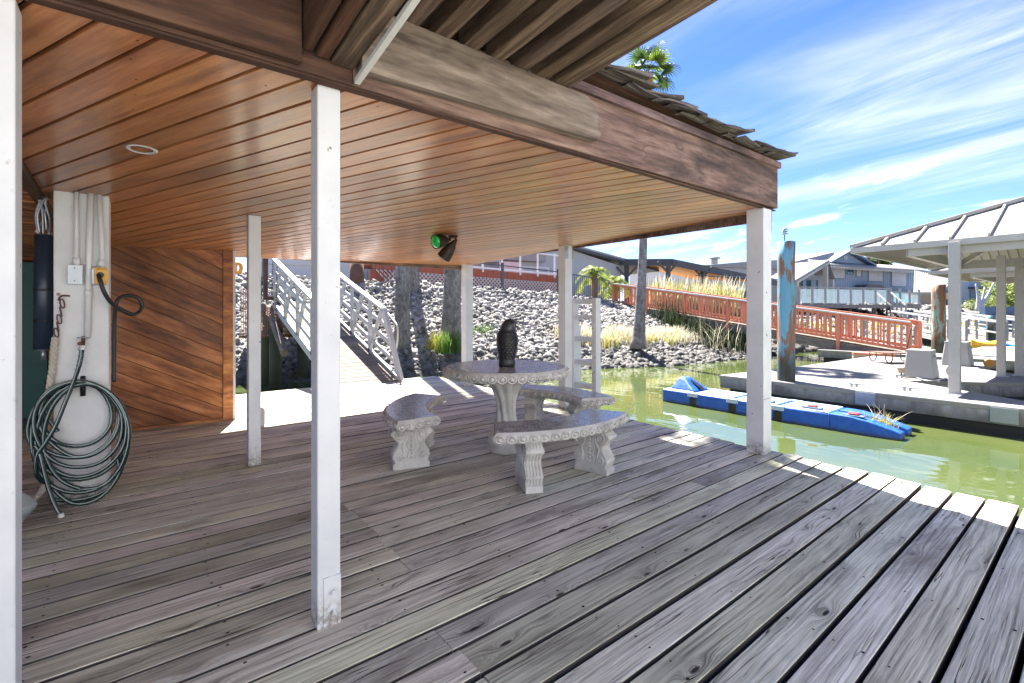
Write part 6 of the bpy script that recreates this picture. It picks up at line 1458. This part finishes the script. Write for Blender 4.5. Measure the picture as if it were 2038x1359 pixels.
# ================================================================ BLUE MODULAR FLOAT
fl = thing('blue_float', 'long blue modular drive on float with weeds growing at one end', 'float', (7.3, 1.4, -.3))
x0, x1 = 6.92, 7.60; sec = [(3.20, 2.62), (2.60, 1.93), (1.91, 1.24), (1.22, .55)]
for i, (ya, yb) in enumerate(sec):
    m = MB(); zt = -.175
    if i < 3: m.loft([[(x0+.02, y, -.62), (x1-.02, y, -.62), (x1, y, -.5), (x1, y, zt-.02), (x1-.02, y, zt), (x0+.02, y, zt), (x0, y, zt-.02), (x0, y, -.5)] for y in (ya, ya-.02, yb+.02, yb)], smooth=False)
    else: m.loft([[(x0+.02+i2, y, -.62+rk), (x1-.02-i2, y, -.62+rk), (x1-i2, y, -.5+rk*.6), (x1-i2, y, zt-.02), (x1-.02-i2, y, zt), (x0+.02+i2, y, zt), (x0+i2, y, zt-.02), (x0+i2, y, -.5+rk*.6)] for y, i2, rk in ((ya, 0, 0), (1.0, 0, .0), (.75, .01, .03), (.55, .02, .06))], smooth=False)
    m.build('module', M['bluefloat'], fl, bevel=.012)
    m = MB(); m.box(x0+.03, yb+.03, zt+.0005, x1-.03, ya-.03, zt+.008); m.build('deck_skin', M['floattop'], fl, bevel=.003)
    if i:
        for xx in (x0, x1): m = MB(); m.cbox(xx-.022, ya-.09, -.24, xx+.022, ya+.09, -.17, .006); m.build('joint_handle', M['floattop'], fl); m = MB(); m.cbox(xx-.012, ya-.06, -.5, xx+.012, ya+.06, -.26, .006); m.build('joint_recess', M['black'], fl)
# horn at the far end and tapered bow at the near end
m = MB(); m.loft([[(x0+.10, 3.12, -.17), (x1-.1, 3.12, -.17), (x1-.1, 2.62, -.17), (x0+.10, 2.62, -.17)], [(x0+.16, 3.06, -.08), (x1-.16, 3.06, -.08), (x1-.16, 2.75, -.08), (x0+.16, 2.75, -.08)], [(x0+.24, 3.02, .035), (x1-.24, 3.02, .035), (x1-.24, 2.90, .035), (x0+.24, 2.90, .035)]], smooth=False); m.build('bow_horn', M['bluefloat'], fl, bevel=.03)
m = MB(); m.loft([[(7.20, 2.66, -.1), (7.32, 2.66, -.1), (7.32, 2.60, -.16), (7.20, 2.60, -.16)], [(7.23, 2.84, .0), (7.29, 2.84, .0), (7.29, 2.74, -.1), (7.23, 2.74, -.1)]], smooth=False); m.build('horn_recess', M['black'], fl)
def bow(xa, xb, name):
    m = MB(); rings = []
    for y, z_t, z_b, n_ in ((.545, -.175, -.56, 0), (.32, -.18, -.54, .01), (.10, -.215, -.50, .03), (-.10, -.27, -.45, .06), (-.22, -.31, -.40, .10)):
        a, b = xa + n_*(.6 if xa < 7.2 else .2), xb - n_*(.2 if xa < 7.2 else .6); rings.append([(a+.01, y, z_b), (b-.01, y, z_b), (b, y, z_b+.06), (b, y, z_t-.01), (b-.01, y, z_t), (a+.01, y, z_t), (a, y, z_t-.01), (a, y, z_b+.06)])
    m.loft(rings, smooth=False); return m.build(name, M['bluefloat'], fl, bevel=.012)
bow(x0+.02, 7.20, 'bow'); bow(7.32, x1-.02, 'bow')
m = MB(); m.loft([[(7.19, y, z), (7.33, y, z), (7.33, y, z-.03), (7.19, y, z-.03)] for y, z in ((.545, -.21), (.22, -.28), (.0, -.36))], smooth=False); m.build('bow_channel', M['floattop'], fl)
for yy_ in (1.45, .80, .30):
    for xx, k in ((7.05, 1), (7.06, 0)):
        if k: m = MB(); m.cbox(xx-.045, yy_-.13, -.1705 if yy_ > .5 else -.19, xx+.045, yy_+.13, -.135 if yy_ > .5 else -.165, .008); m.build('strap', M['bluetrim'], fl)
        else: m = MB(); m.cbox(xx-.045, yy_-.06, -.134 if yy_ > .5 else -.164, xx+.045, yy_+.06, -.112 if yy_ > .5 else -.14, .008); m.build('red_cleat', M['red'], fl)
wpts = [(7.24 + random.gauss(0, .05), .05 + random.gauss(0, .07), -.37) for _ in range(150)]
blades('float_weed', wpts, .25, .005, M['yelgrass'], 'yellow green weeds growing on the near end of the blue float', 'weeds', 1.0, False)
blades('float_weed', [(7.26 + random.gauss(0, .05), .05 + random.gauss(0, .08), -.37) for _ in range(30)], .34, .004, M['rope'], 'dry brown stems among the weeds on the blue float', 'weeds', .9, False)

# ================================================================ WHITE LADDER AT THE WATER EDGE
ld = thing('white_ladder', 'white wooden dock ladder standing at the deck edge beside the far post', 'ladder', (3.93, 2.25, 0)); la, lb_ = 2.12, 2.50
for y in (la, lb_):
    m = MB(); m.box(3.89, y-.035, -.7, 3.98, y+.035, 1.40); m.build('side_rail', M['white'], ld, bevel=.005)
    if y > 2.3: m = MB(); m.box(3.985, y-.02, -.7, 4.04, y+.02, 1.05); m.build('back_rail', M['white'], ld, bevel=.004)
for z in (-.35, -.02, .28, .58, .88, 1.16, 1.36):
    m = MB(); m.box(3.895, la+.036, z-.03, 3.975, lb_-.036, z+.03); m.build('rung', M['white'], ld, bevel=.004)
print('objects', len(bpy.data.objects), 'tris', sum(len(m.polygons) for m in bpy.data.meshes)*2)
